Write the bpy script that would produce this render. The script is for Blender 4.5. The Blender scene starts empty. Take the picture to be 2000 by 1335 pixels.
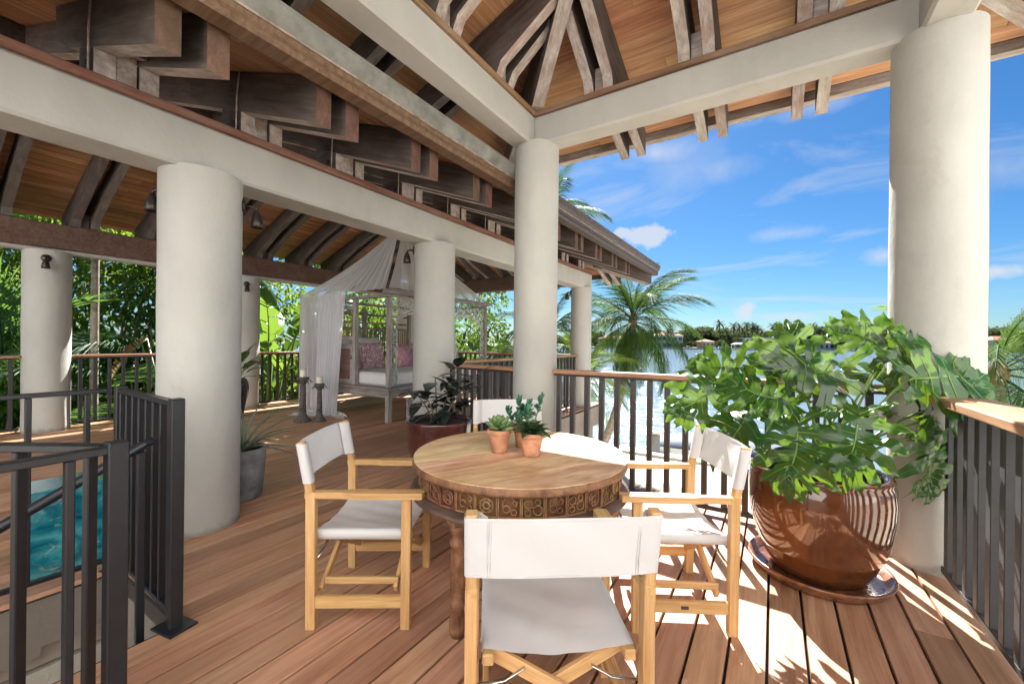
import bpy, math, random
from mathutils import Vector, Matrix
PI = math.pi
rad = math.radians
# ------------------------------------------------------------------ camera
scene = bpy.context.scene
TH = rad(32.5)
cd = bpy.data.cameras.new('camera'); cam = bpy.data.objects.new('camera', cd)
scene.collection.objects.link(cam)
cd.sensor_width = 36.0; cd.lens = 14.4; cd.clip_start = 0.05; cd.clip_end = 4000
cam.matrix_world = (Matrix.Translation((0, 0, 1.35)) @ Matrix.Rotation(TH, 4, 'Z')
                    @ Matrix.Rotation(PI / 2, 4, 'X') @ Matrix.Rotation(0.0105, 4, 'Z'))
scene.camera = cam
# ------------------------------------------------------------------ exposure
vs = scene.view_settings
vs.view_transform = 'Standard'; vs.look = 'None'; vs.gamma = 1.0; vs.use_curve_mapping = False
vs.exposure = 2.0
# ------------------------------------------------------------------ sun and sky
SUN_AZ = rad(23.5)      # to the left of +Y
SUN_EL = rad(43.5)
sun_dir = Vector((-math.sin(SUN_AZ) * math.cos(SUN_EL), math.cos(SUN_AZ) * math.cos(SUN_EL), math.sin(SUN_EL)))
ld = bpy.data.lights.new('sun', 'SUN'); ld.energy = 5.0; ld.angle = rad(0.53); ld.color = (1.0, 0.955, 0.89)
sun = bpy.data.objects.new('sun', ld); scene.collection.objects.link(sun)
sun.rotation_euler = sun_dir.to_track_quat('Z', 'Y').to_euler()
world = bpy.data.worlds.new('World'); scene.world = world; world.use_nodes = True
wn = world.node_tree; wn.nodes.clear()

def nd(nt, t, **k):
    n = nt.nodes.new(t)
    for a, b in k.items():
        if a.startswith('i_'):
            n.inputs[a[2:].replace('_', ' ')].default_value = b
        elif a.startswith('n') and a[1:].isdigit():
            n.inputs[int(a[1:])].default_value = b
        else:
            setattr(n, a, b)
    return n

def lk(nt, a, b): nt.links.new(a, b)

def build_world():
    nt = wn
    out = nd(nt, 'ShaderNodeOutputWorld'); bg = nd(nt, 'ShaderNodeBackground'); bg.inputs[1].default_value = 0.055
    sky = nd(nt, 'ShaderNodeTexSky', sky_type='NISHITA', sun_disc=False)
    sky.sun_elevation = SUN_EL; sky.sun_rotation = -SUN_AZ
    sky.altitude = 0; sky.air_density = 1.0; sky.dust_density = 0.35; sky.ozone_density = 2.2
    hs = nd(nt, 'ShaderNodeHueSaturation'); hs.inputs['Saturation'].default_value = 1.12; hs.inputs['Hue'].default_value = 0.5
    tint = nd(nt, 'ShaderNodeMix', data_type='RGBA', blend_type='MULTIPLY'); tint.inputs[0].default_value = 1.0; tint.inputs[7].default_value = (0.298, 0.42, 0.545, 1)
    lk(nt, sky.outputs[0], tint.inputs[6]); lk(nt, tint.outputs[2], hs.inputs['Color'])
    tc = nd(nt, 'ShaderNodeTexCoord')
    # clouds: wisps on a flat layer seen from below, direction / height
    sep = nd(nt, 'ShaderNodeSeparateXYZ'); lk(nt, tc.outputs['Generated'], sep.inputs[0])
    zz = nd(nt, 'ShaderNodeMath', operation='MAXIMUM', n1=0.03); lk(nt, sep.outputs[2], zz.inputs[0])
    zp = nd(nt, 'ShaderNodeMath', operation='ADD', n1=0.12); lk(nt, zz.outputs[0], zp.inputs[0])
    dx = nd(nt, 'ShaderNodeMath', operation='DIVIDE'); lk(nt, sep.outputs[0], dx.inputs[0]); lk(nt, zp.outputs[0], dx.inputs[1])
    dy = nd(nt, 'ShaderNodeMath', operation='DIVIDE'); lk(nt, sep.outputs[1], dy.inputs[0]); lk(nt, zp.outputs[0], dy.inputs[1])
    cmb = nd(nt, 'ShaderNodeCombineXYZ'); lk(nt, dx.outputs[0], cmb.inputs[0]); lk(nt, dy.outputs[0], cmb.inputs[1])
    mp = nd(nt, 'ShaderNodeMapping'); mp.inputs['Rotation'].default_value = (0, 0, rad(-38)); mp.inputs['Scale'].default_value = (1.0, 1.7, 1)
    mp.inputs['Location'].default_value = (0.55, 0.0, 0)
    lk(nt, cmb.outputs[0], mp.inputs[0])
    n1 = nd(nt, 'ShaderNodeTexNoise', i_Scale=0.9, i_Detail=9.0, i_Roughness=0.62, i_Distortion=0.9); lk(nt, mp.outputs[0], n1.inputs['Vector'])
    r1 = nd(nt, 'ShaderNodeValToRGB'); r1.color_ramp.elements[0].position = 0.52; r1.color_ramp.elements[1].position = 0.86
    lk(nt, n1.outputs[0], r1.inputs[0])
    # small heaps low over the horizon, placed by direction
    def puff(px_dir, r, sc, sq, lo, hi):
        d = Vector(px_dir).normalized()
        sub = nd(nt, 'ShaderNodeVectorMath', operation='SUBTRACT'); lk(nt, tc.outputs['Generated'], sub.inputs[0]); sub.inputs[1].default_value = d
        sc_ = nd(nt, 'ShaderNodeVectorMath', operation='MULTIPLY'); lk(nt, sub.outputs[0], sc_.inputs[0]); sc_.inputs[1].default_value = (1 / r, 1 / r, sq / r)
        ln = nd(nt, 'ShaderNodeVectorMath', operation='LENGTH'); lk(nt, sc_.outputs[0], ln.inputs[0])
        nz = nd(nt, 'ShaderNodeTexNoise', i_Scale=sc, i_Detail=6.0, i_Roughness=0.6); lk(nt, tc.outputs['Generated'], nz.inputs['Vector'])
        m1 = nd(nt, 'ShaderNodeMath', operation='MULTIPLY', n1=1.6); lk(nt, nz.outputs[0], m1.inputs[0])
        m2 = nd(nt, 'ShaderNodeMath', operation='SUBTRACT'); lk(nt, m1.outputs[0], m2.inputs[0]); lk(nt, ln.outputs['Value'], m2.inputs[1])
        mr = nd(nt, 'ShaderNodeMapRange'); mr.inputs[1].default_value = lo; mr.inputs[2].default_value = hi; lk(nt, m2.outputs[0], mr.inputs[0])
        return mr.outputs[0]
    def dirn(px, py):
        x = (px - 1000) / 800.0; z = -(py - 667.5 - (px - 1000) * 0.0105) / 800.0
        return (x * math.cos(TH) - math.sin(TH), x * math.sin(TH) + math.cos(TH), z)
    acc = r1.outputs[0]
    for a in ((dirn(1262, 462), 0.058, 26, 2.0, -0.15, 0.12), (dirn(1215, 455), 0.03, 30, 2.2, -0.1, 0.25), (dirn(1452, 607), 0.028, 40, 1.1, -0.05, 0.3),
              (dirn(1545, 618), 0.062, 22, 4.5, -0.1, 0.9), (dirn(1690, 628), 0.04, 30, 3.5, -0.1, 0.8), (dirn(1330, 590), 0.05, 20, 4.0, 0.0, 1.2),
              (dirn(1330, 335), 0.17, 9, 1.5, 0.15, 2.1), (dirn(1400, 330), 0.10, 11, 2.2, 0.1, 1.8), (dirn(1280, 300), 0.10, 12, 3.0, 0.0, 1.3), (dirn(1600, 205), 0.11, 12, 4.5, 0.0, 1.5), (dirn(1955, 330), 0.10, 12, 2.0, 0.0, 2.0), (dirn(1540, 455), 0.10, 14, 5.0, 0.0, 1.6), (dirn(1945, 530), 0.05, 25, 3.0, -0.1, 0.6), (dirn(1725, 500), 0.04, 24, 2.0, -0.1, 1.2)):
        p = puff(*a)
        mx = nd(nt, 'ShaderNodeMath', operation='MAXIMUM'); lk(nt, acc, mx.inputs[0]); lk(nt, p, mx.inputs[1]); acc = mx.outputs[0]
    f = nd(nt, 'ShaderNodeMath', operation='MULTIPLY', n1=0.75, use_clamp=True); lk(nt, acc, f.inputs[0])
    mix = nd(nt, 'ShaderNodeMix', data_type='RGBA'); lk(nt, f.outputs[0], mix.inputs[0])
    lk(nt, hs.outputs[0], mix.inputs[6]); mix.inputs[7].default_value = (3.6, 3.7, 3.9, 1)
    lk(nt, mix.outputs[2], bg.inputs[0]); lk(nt, bg.outputs[0], out.inputs[0])
build_world()

# ------------------------------------------------------------------ mesh helpers
C = scene.collection
WM = {}

class MB:
    def __init__(s): s.v = []; s.f = []; s.m = []; s.sm = []
    def add(s, vs, fs, mi=0, smooth=False):
        o = len(s.v); s.v += [tuple(v) for v in vs]
        for f in fs:
            s.f.append(tuple(i + o for i in f)); s.m.append(mi); s.sm.append(smooth)
    def box(s, x0, x1, y0, y1, z0, z1, c=0.0, mi=0, M=None):
        if c <= 0:
            vs = [(x, y, z) for x in (x0, x1) for y in (y0, y1) for z in (z0, z1)]
            fs = [(0, 1, 3, 2), (4, 6, 7, 5), (0, 4, 5, 1), (2, 3, 7, 6), (0, 2, 6, 4), (1, 5, 7, 3)]
        else:
            vs = []; idx = {}
            X = (x0, x1); Y = (y0, y1); Z = (z0, z1)
            for i in (0, 1):
                for j in (0, 1):
                    for k in (0, 1):
                        sx, sy, sz = (1 if i == 0 else -1), (1 if j == 0 else -1), (1 if k == 0 else -1)
                        idx[(i, j, k)] = len(vs)
                        vs += [(X[i], Y[j] + sy * c, Z[k] + sz * c), (X[i] + sx * c, Y[j], Z[k] + sz * c), (X[i] + sx * c, Y[j] + sy * c, Z[k])]
            g = lambda i, j, k, a: idx[(i, j, k)] + a
            fs = []
            for i in (0, 1):
                q = [g(i, 0, 0, 0), g(i, 1, 0, 0), g(i, 1, 1, 0), g(i, 0, 1, 0)]; fs.append(q if i else q[::-1])
                q = [g(0, i, 0, 1), g(0, i, 1, 1), g(1, i, 1, 1), g(1, i, 0, 1)]; fs.append(q if i else q[::-1])
                q = [g(0, 0, i, 2), g(1, 0, i, 2), g(1, 1, i, 2), g(0, 1, i, 2)]; fs.append(q if i else q[::-1])
            for a in (0, 1):
                for b in (0, 1):
                    flip = (a == b)
                    q = [g(a, b, 0, 0), g(a, b, 1, 0), g(a, b, 1, 1), g(a, b, 0, 1)]; fs.append(q[::-1] if not flip else q)
                    q = [g(a, 0, b, 0), g(a, 0, b, 2), g(a, 1, b, 2), g(a, 1, b, 0)]; fs.append(q if flip else q[::-1])
                    q = [g(0, a, b, 1), g(1, a, b, 1), g(1, a, b, 2), g(0, a, b, 2)]; fs.append(q if flip else q[::-1])
            for i in (0, 1):
                for j in (0, 1):
                    for k in (0, 1):
                        t = [g(i, j, k, 0), g(i, j, k, 1), g(i, j, k, 2)]; fs.append(t)
        if M is not None: vs = [tuple(M @ Vector(v)) for v in vs]
        s.add(vs, fs, mi)
    def tube(s, pts, radii, n=8, cap=True, mi=0, smooth=True, flat=1.0):
        pts = [Vector(p) for p in pts]
        if not hasattr(radii, '__len__'): radii = [radii] * len(pts)
        vs = []; fs = []; prev = None
        for i, p in enumerate(pts):
            t = (pts[min(i + 1, len(pts) - 1)] - pts[max(i - 1, 0)])
            t = t.normalized() if t.length > 1e-9 else Vector((0, 0, 1))
            a = prev if prev is not None else (Vector((0, 0, 1)) if abs(t.z) < 0.95 else Vector((1, 0, 0)))
            a = a - t * a.dot(t)
            if a.length < 1e-6: a = t.orthogonal()
            a.normalize(); b = t.cross(a); prev = a
            for k in range(n):
                an = 2 * PI * k / n
                vs.append(p + a * math.cos(an) * radii[i] * flat + b * math.sin(an) * radii[i])
        for i in range(len(pts) - 1):
            for k in range(n):
                k2 = (k + 1) % n
                fs.append((i * n + k, i * n + k2, (i + 1) * n + k2, (i + 1) * n + k))
        s.add(vs, fs, mi, smooth)
        if cap:
            o = len(s.v) - len(vs)
            s.f.append(tuple(o + k for k in range(n))[::-1]); s.m.append(mi); s.sm.append(False)
            s.f.append(tuple(o + (len(pts) - 1) * n + k for k in range(n))); s.m.append(mi); s.sm.append(False)
    def lathe(s, prof, n=32, c=(0, 0, 0), mi=0, smooth=True, capb=False, capt=False, wob=None):
        vs = []; fs = []
        for (r, z) in prof:
            for k in range(n):
                a = 2 * PI * k / n; rr = r * (1 + (wob(a, z) if wob else 0))
                vs.append((c[0] + rr * math.cos(a), c[1] + rr * math.sin(a), c[2] + z))
        for i in range(len(prof) - 1):
            for k in range(n):
                k2 = (k + 1) % n; fs.append((i * n + k, i * n + k2, (i + 1) * n + k2, (i + 1) * n + k))
        s.add(vs, fs, mi, smooth); o = len(s.v) - len(vs)
        if capb: s.f.append(tuple(o + k for k in range(n))[::-1]); s.m.append(mi); s.sm.append(False)
        if capt: s.f.append(tuple(o + (len(prof) - 1) * n + k for k in range(n))); s.m.append(mi); s.sm.append(False)
    def prism(s, poly, fr, s0, s1, mats=None, capmi=0):
        # poly: list of 2D points; fr(a, b, s) -> 3D; mats: material index for each edge
        n = len(poly)
        vs = [fr(p[0], p[1], s0) for p in poly] + [fr(p[0], p[1], s1) for p in poly]
        o = len(s.v); s.v += [tuple(v) for v in vs]
        s.f.append(tuple(o + i for i in range(n))); s.m.append(capmi); s.sm.append(False)
        s.f.append(tuple(o + n + i for i in range(n))[::-1]); s.m.append(capmi); s.sm.append(False)
        for i in range(n):
            j = (i + 1) % n
            s.f.append((o + i, o + n + i, o + n + j, o + j)); s.m.append(mats[i] if mats else 0); s.sm.append(False)
    def mesh(s, name, mats, fix=False):
        me = bpy.data.meshes.new(name); me.from_pydata(s.v, [], s.f)
        for m in (mats if isinstance(mats, (list, tuple)) else [mats]): me.materials.append(m)
        me.polygons.foreach_set('material_index', s.m); me.polygons.foreach_set('use_smooth', s.sm)
        me.update()
        if fix:
            import bmesh
            b = bmesh.new(); b.from_mesh(me); bmesh.ops.recalc_face_normals(b, faces=b.faces); b.to_mesh(me); b.free()
        return me

def place(name, me, parent=None, M=None):
    o = bpy.data.objects.new(name, me); C.objects.link(o)
    M = M if M is not None else Matrix.Identity(4)
    if parent is not None:
        o.parent = parent; o.matrix_parent_inverse = WM[parent.name].inverted()
    o.matrix_basis = M; WM[o.name] = M.copy()
    return o

def part(name, mb, mat, parent=None, M=None, fix=False):
    return place(name, mb.mesh(name, mat, fix), parent, M)

def tag(o, label=None, cat=None, group=None, kind=None):
    if label: o['label'] = label
    if cat: o['category'] = cat
    if group: o['group'] = group
    if kind: o['kind'] = kind
    return o

def thing(name, loc, label, cat, group=None, rz=0.0):
    o = place(name, None, None, Matrix.Translation(loc) @ Matrix.Rotation(rz, 4, 'Z'))
    o.empty_display_size = 0.2
    return tag(o, label, cat, group)

def struct(name, mb, mat, label=None, fix=False):
    o = part(name, mb, mat, None, None, fix); o['kind'] = 'structure'
    if label: o['label'] = label
    return o

def copy_tree(root, M, label=None, group=None, parent=None):
    c = root.copy(); C.objects.link(c); c.matrix_basis = M; WM[c.name] = M.copy()
    if label: c['label'] = label
    if group: c['group'] = group
    def rec(src, dst):
        for ch in list(src.children):
            k = ch.copy(); C.objects.link(k); k.parent = dst; WM[k.name] = WM[ch.name].copy(); rec(ch, k)
    rec(root, c)
    return c

MESHC = {}
def beam_mesh(L, w, h, c, mat):
    key = (round(L, 4), round(w, 4), round(h, 4), round(c, 4), mat.name)
    if key not in MESHC:
        b = MB(); b.box(0, L, -w / 2, w / 2, -h / 2, h / 2, c); MESHC[key] = b.mesh('beam', mat)
    return MESHC[key]

def axes(p0, p1, up=(0, 0, 1)):
    p0 = Vector(p0); x = (Vector(p1) - p0); L = x.length; x.normalize(); up = Vector(up)
    if abs(x.dot(up)) > 0.999: up = Vector((0, 1, 0))
    y = up.cross(x).normalized(); z = x.cross(y)
    M = Matrix((( x.x, y.x, z.x, p0.x), (x.y, y.y, z.y, p0.y), (x.z, y.z, z.z, p0.z), (0, 0, 0, 1)))
    return M, L

def beam(name, p0, p1, w, h, mat, parent=None, c=0.004, up=(0, 0, 1)):
    M, L = axes(p0, p1, up)
    return place(name, beam_mesh(L, w, h, c, mat), parent, M)
# ------------------------------------------------------------------ materials
def newmat(name):
    m = bpy.data.materials.new(name); m.use_nodes = True
    nt = m.node_tree; b = nt.nodes['Principled BSDF']
    return m, nt, b

def ramp(nt, pts, src):
    r = nd(nt, 'ShaderNodeValToRGB'); e = r.color_ramp.elements
    while len(e) < len(pts): e.new(0.5)
    for i, (p, c) in enumerate(pts): e[i].position = p; e[i].color = (*c, 1)
    lk(nt, src, r.inputs[0]); return r.outputs[0]

def mixc(nt, fac, a, b, blend='MIX'):
    m = nd(nt, 'ShaderNodeMix', data_type='RGBA', blend_type=blend)
    for s, v in ((0, fac), (6, a), (7, b)):
        if hasattr(v, 'is_output'): lk(nt, v, m.inputs[s])
        elif s == 0: m.inputs[0].default_value = v
        else: m.inputs[s].default_value = (*v, 1)
    return m.outputs[2]

def coords(nt, kind, stretch, rnd=True):
    if kind == 'pos':
        g = nd(nt, 'ShaderNodeNewGeometry'); src = g.outputs['Position']
    else:
        t = nd(nt, 'ShaderNodeTexCoord'); src = t.outputs['Object']
    if rnd:
        oi = nd(nt, 'ShaderNodeObjectInfo')
        m = nd(nt, 'ShaderNodeMath', operation='MULTIPLY', n1=41.0); lk(nt, oi.outputs['Random'], m.inputs[0])
        a = nd(nt, 'ShaderNodeVectorMath', operation='ADD'); lk(nt, src, a.inputs[0]); lk(nt, m.outputs[0], a.inputs[1]); src = a.outputs[0]
        rnd_out = oi.outputs['Random']
    else: rnd_out = None
    mp = nd(nt, 'ShaderNodeMapping'); mp.inputs['Scale'].default_value = stretch; lk(nt, src, mp.inputs[0])
    return mp.outputs[0], src, rnd_out

def bump(nt, b, h, strength, dist=0.01):
    bp = nd(nt, 'ShaderNodeBump'); bp.inputs['Strength'].default_value = strength; bp.inputs['Distance'].default_value = dist
    lk(nt, h, bp.inputs['Height']); lk(nt, bp.outputs[0], b.inputs['Normal'])

def wood(name, dark, mid, light, stretch=(0.6, 9, 9), scale=3.0, rough=(0.45, 0.7), bmp=0.25, var=0.3, patch=None, patch_amt=0.5, patch_sc=2.0, hue=0.02, spec=0.4, kind='obj'):
    m, nt, b = newmat(name)
    vec, raw, rnd = coords(nt, kind, stretch)
    n = nd(nt, 'ShaderNodeTexNoise', i_Scale=scale, i_Detail=7.0, i_Roughness=0.62, i_Distortion=0.5); lk(nt, vec, n.inputs['Vector'])
    col = ramp(nt, [(0.28, dark), (0.5, mid), (0.72, light)], n.outputs[0])
    fmp = nd(nt, 'ShaderNodeMapping'); fmp.inputs['Scale'].default_value = tuple(v * 5 if v > 2 else v for v in stretch); lk(nt, raw, fmp.inputs[0])
    fn = nd(nt, 'ShaderNodeTexNoise', i_Scale=scale * 2.0, i_Detail=4.0, i_Roughness=0.7); lk(nt, fmp.outputs[0], fn.inputs['Vector'])
    fine = ramp(nt, [(0.3, (0.62, 0.62, 0.62)), (0.65, (1.08, 1.08, 1.08))], fn.outputs[0])
    col = mixc(nt, 0.7, col, fine, 'MULTIPLY')
    if patch:
        pn = nd(nt, 'ShaderNodeTexNoise', i_Scale=patch_sc, i_Detail=5.0, i_Roughness=0.65)
        pmp = nd(nt, 'ShaderNodeMapping'); pmp.inputs['Scale'].default_value = tuple(1.0 if v < 2 else 2.2 for v in stretch); lk(nt, raw, pmp.inputs[0]); lk(nt, pmp.outputs[0], pn.inputs['Vector'])
        mr = nd(nt, 'ShaderNodeMapRange'); mr.inputs[1].default_value = 0.42; mr.inputs[2].default_value = 0.68; mr.inputs[4].default_value = patch_amt; lk(nt, pn.outputs[0], mr.inputs[0])
        col = mixc(nt, mr.outputs[0], col, patch)
    hs = nd(nt, 'ShaderNodeHueSaturation'); lk(nt, col, hs.inputs['Color'])
    v = nd(nt, 'ShaderNodeMapRange'); v.inputs[3].default_value = 1 - var; v.inputs[4].default_value = 1 + var; lk(nt, rnd, v.inputs[0]); lk(nt, v.outputs[0], hs.inputs['Value'])
    r2 = nd(nt, 'ShaderNodeMath', operation='MULTIPLY', n1=7.31); lk(nt, rnd, r2.inputs[0]); r3 = nd(nt, 'ShaderNodeMath', operation='FRACT'); lk(nt, r2.outputs[0], r3.inputs[0])
    h = nd(nt, 'ShaderNodeMapRange'); h.inputs[3].default_value = 0.5 - hue; h.inputs[4].default_value = 0.5 + hue; lk(nt, r3.outputs[0], h.inputs[0]); lk(nt, h.outputs[0], hs.inputs['Hue'])
    lk(nt, hs.outputs[0], b.inputs['Base Color'])
    rr = nd(nt, 'ShaderNodeMapRange'); rr.inputs[3].default_value = rough[0]; rr.inputs[4].default_value = rough[1]; lk(nt, fn.outputs[0], rr.inputs[0]); lk(nt, rr.outputs[0], b.inputs['Roughness'])
    b.inputs['Specular IOR Level'].default_value = spec
    bump(nt, b, fn.outputs[0], bmp, 0.004)
    return m

def solid(name, c, rough=0.5, metal=0.0, var=0.0, nscale=8.0, namt=0.15, bmp=0.0, spec=0.5, coat=0.0, bscale=60.0):
    m, nt, b = newmat(name)
    vec, raw, rnd = coords(nt, 'obj', (1, 1, 1))
    n = nd(nt, 'ShaderNodeTexNoise', i_Scale=nscale, i_Detail=5.0, i_Roughness=0.6); lk(nt, vec, n.inputs['Vector'])
    lo = tuple(x * (1 - namt) for x in c); hi = tuple(min(1, x * (1 + namt)) for x in c)
    col = ramp(nt, [(0.3, lo), (0.7, hi)], n.outputs[0])
    if var:
        hs = nd(nt, 'ShaderNodeHueSaturation'); lk(nt, col, hs.inputs['Color'])
        v = nd(nt, 'ShaderNodeMapRange'); v.inputs[3].default_value = 1 - var; v.inputs[4].default_value = 1 + var; lk(nt, rnd, v.inputs[0]); lk(nt, v.outputs[0], hs.inputs['Value']); col = hs.outputs[0]
    lk(nt, col, b.inputs['Base Color']); b.inputs['Roughness'].default_value = rough; b.inputs['Metallic'].default_value = metal
    b.inputs['Specular IOR Level'].default_value = spec; b.inputs['Coat Weight'].default_value = coat; b.inputs['Coat Roughness'].default_value = 0.05
    if bmp:
        n2 = nd(nt, 'ShaderNodeTexNoise', i_Scale=bscale, i_Detail=4.0); lk(nt, vec, n2.inputs['Vector']); bump(nt, b, n2.outputs[0], bmp, 0.005)
    return m

def leafmat(name, dark, light, trans, gloss=0.35, tw=0.35, var=0.25, spec=0.5, vein=None, hue=0.02):
    m, nt, b = newmat(name)
    vec, raw, rnd = coords(nt, 'obj', (1, 1, 1))
    n = nd(nt, 'ShaderNodeTexNoise', i_Scale=5.0, i_Detail=4.0); lk(nt, vec, n.inputs['Vector'])
    col = ramp(nt, [(0.3, dark), (0.7, light)], n.outputs[0])
    hs = nd(nt, 'ShaderNodeHueSaturation'); lk(nt, col, hs.inputs['Color'])
    v = nd(nt, 'ShaderNodeMapRange'); v.inputs[3].default_value = 1 - var; v.inputs[4].default_value = 1 + var; lk(nt, rnd, v.inputs[0]); lk(nt, v.outputs[0], hs.inputs['Value'])
    gi = nd(nt, 'ShaderNodeNewGeometry')
    h = nd(nt, 'ShaderNodeMapRange'); h.inputs[3].default_value = 0.5 - hue; h.inputs[4].default_value = 0.5 + hue; lk(nt, gi.outputs['Random Per Island'], h.inputs[0]); lk(nt, h.outputs[0], hs.inputs['Hue'])
    lk(nt, hs.outputs[0], b.inputs['Base Color']); b.inputs['Roughness'].default_value = gloss; b.inputs['Specular IOR Level'].default_value = spec
    tr = nd(nt, 'ShaderNodeBsdfTranslucent'); tr.inputs[0].default_value = (*trans, 1)
    mx = nd(nt, 'ShaderNodeMixShader'); mx.inputs[0].default_value = tw
    lk(nt, b.outputs[0], mx.inputs[1]); lk(nt, tr.outputs[0], mx.inputs[2])
    lk(nt, mx.outputs[0], nt.nodes['Material Output'].inputs[0])
    return m

def plaster(name, c, dirt=0.12):
    m, nt, b = newmat(name)
    vec, raw, rnd = coords(nt, 'pos', (1, 1, 0.6), rnd=False)
    n = nd(nt, 'ShaderNodeTexNoise', i_Scale=1.6, i_Detail=6.0, i_Roughness=0.6); lk(nt, vec, n.inputs['Vector'])
    col = ramp(nt, [(0.3, tuple(x * (1 - dirt) for x in c)), (0.62, c)], n.outputs[0])
    n2 = nd(nt, 'ShaderNodeTexNoise', i_Scale=14.0, i_Detail=8.0, i_Roughness=0.75); lk(nt, vec, n2.inputs['Vector'])
    sp = ramp(nt, [(0.22, (0.78, 0.77, 0.74)), (0.32, (1, 1, 1))], n2.outputs[0])
    col = mixc(nt, 0.6, col, sp, 'MULTIPLY')
    # blotchy water stains and scuffs
    n5 = nd(nt, 'ShaderNodeTexNoise', i_Scale=2.2, i_Detail=9.0, i_Roughness=0.72, i_Distortion=0.8); lk(nt, vec, n5.inputs['Vector'])
    st_ = ramp(nt, [(0.60, (1, 1, 1)), (0.74, (0.84, 0.82, 0.77))], n5.outputs[0])
    col = mixc(nt, 0.8, col, st_, 'MULTIPLY')
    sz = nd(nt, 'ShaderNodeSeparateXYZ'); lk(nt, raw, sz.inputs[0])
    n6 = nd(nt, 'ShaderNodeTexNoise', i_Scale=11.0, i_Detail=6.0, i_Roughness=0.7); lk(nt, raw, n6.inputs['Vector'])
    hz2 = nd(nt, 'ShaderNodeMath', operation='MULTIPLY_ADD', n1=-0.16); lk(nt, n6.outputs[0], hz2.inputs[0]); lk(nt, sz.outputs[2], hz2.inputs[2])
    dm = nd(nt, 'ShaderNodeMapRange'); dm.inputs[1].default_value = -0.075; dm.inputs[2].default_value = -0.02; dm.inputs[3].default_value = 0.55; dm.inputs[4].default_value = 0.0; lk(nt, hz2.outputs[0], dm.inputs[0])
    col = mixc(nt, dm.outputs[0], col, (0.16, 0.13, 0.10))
    lk(nt, col, b.inputs['Base Color']); b.inputs['Roughness'].default_value = 0.85; b.inputs['Specular IOR Level'].default_value = 0.25
    n3 = nd(nt, 'ShaderNodeTexNoise', i_Scale=38.0, i_Detail=6.0, i_Roughness=0.7); lk(nt, raw, n3.inputs['Vector'])
    n4 = nd(nt, 'ShaderNodeTexNoise', i_Scale=4.5, i_Detail=3.0); lk(nt, raw, n4.inputs['Vector'])
    ad = nd(nt, 'ShaderNodeMath', operation='MULTIPLY_ADD', n1=4.0); lk(nt, n4.outputs[0], ad.inputs[0]); lk(nt, n3.outputs[0], ad.inputs[2])
    bump(nt, b, ad.outputs[0], 0.36, 0.009)
    return m

M = {}
M['plaster'] = plaster('plaster', (0.50, 0.497, 0.458), 0.17)
M['wellwall'] = plaster('well_plaster', (0.80, 0.77, 0.68), 0.05)
M['whitewall'] = plaster('white_render', (0.86, 0.86, 0.85), 0.04)
M['taupe'] = plaster('taupe_plaster', (0.33, 0.29, 0.26), 0.1)
M['deck'] = wood('deck_wood', (0.31, 0.14, 0.075), (0.49, 0.255, 0.148), (0.63, 0.375, 0.24), stretch=(0.5, 8, 8), scale=3.2, rough=(0.34, 0.6), bmp=0.35, var=0.25, patch=(0.58, 0.375, 0.25), patch_amt=0.45, patch_sc=1.1, hue=0.007)
M['joint'] = solid('joint', (0.02, 0.017, 0.015), 0.9)
M['cap'] = wood('cap_wood', (0.24, 0.11, 0.055), (0.40, 0.21, 0.11), (0.50, 0.29, 0.17), var=0.12, rough=(0.4, 0.6), patch=(0.5, 0.33, 0.22), patch_amt=0.4)
M['timber'] = wood('dark_timber', (0.040, 0.030, 0.026), (0.085, 0.066, 0.056), (0.15, 0.12, 0.105), stretch=(0.8, 10, 10), rough=(0.6, 0.85), var=0.2, patch=(0.21, 0.18, 0.165), patch_amt=0.35, patch_sc=1.5, bmp=0.4)
M['wash'] = wood('whitewashed_timber', (0.26, 0.22, 0.195), (0.48, 0.44, 0.41), (0.64, 0.61, 0.575), stretch=(1.2, 8, 8), rough=(0.7, 0.9), var=0.12, patch=(0.27, 0.17, 0.125), patch_amt=0.8, patch_sc=3.0, bmp=0.4)
M['greytimber'] = wood('grey_timber', (0.08, 0.07, 0.064), (0.15, 0.135, 0.125), (0.23, 0.21, 0.195), stretch=(1.2, 8, 8), rough=(0.7, 0.9), var=0.2, patch=(0.10, 0.075, 0.06), patch_amt=0.7, patch_sc=2.0, bmp=0.4)
M['endgrain'] = wood('timber_end', (0.085, 0.044, 0.03), (0.145, 0.078, 0.052), (0.20, 0.115, 0.08), stretch=(6, 6, 3), rough=(0.6, 0.8), var=0.12, bmp=0.4)
M['plate'] = wood('plate_wood', (0.13, 0.065, 0.035), (0.25, 0.13, 0.075), (0.36, 0.20, 0.12), var=0.1, patch=(0.42, 0.3, 0.22), patch_amt=0.5)
M['brownbeam'] = wood('eave_beam_wood', (0.075, 0.042, 0.028), (0.14, 0.08, 0.054), (0.21, 0.13, 0.09), var=0.1, patch=(0.25, 0.18, 0.14), patch_amt=0.4)
M['plank'] = wood('ceiling_plank', (0.30, 0.145, 0.07), (0.52, 0.285, 0.145), (0.68, 0.43, 0.25), stretch=(0.55, 10, 10), scale=2.6, rough=(0.4, 0.6), bmp=0.15, var=0.2, patch=(0.40, 0.17, 0.06), patch_amt=0.5, patch_sc=1.3, hue=0.012)
M['shingle'] = solid('roof_shingle', (0.30, 0.25, 0.20), 0.9, nscale=14, namt=0.5, bmp=0.6)
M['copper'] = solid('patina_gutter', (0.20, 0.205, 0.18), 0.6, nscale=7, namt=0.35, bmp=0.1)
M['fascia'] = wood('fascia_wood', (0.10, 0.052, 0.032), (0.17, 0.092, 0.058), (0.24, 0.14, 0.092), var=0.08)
M['darkfascia'] = wood('far_fascia', (0.055, 0.042, 0.036), (0.10, 0.078, 0.066), (0.16, 0.13, 0.11), var=0.08)
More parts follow.
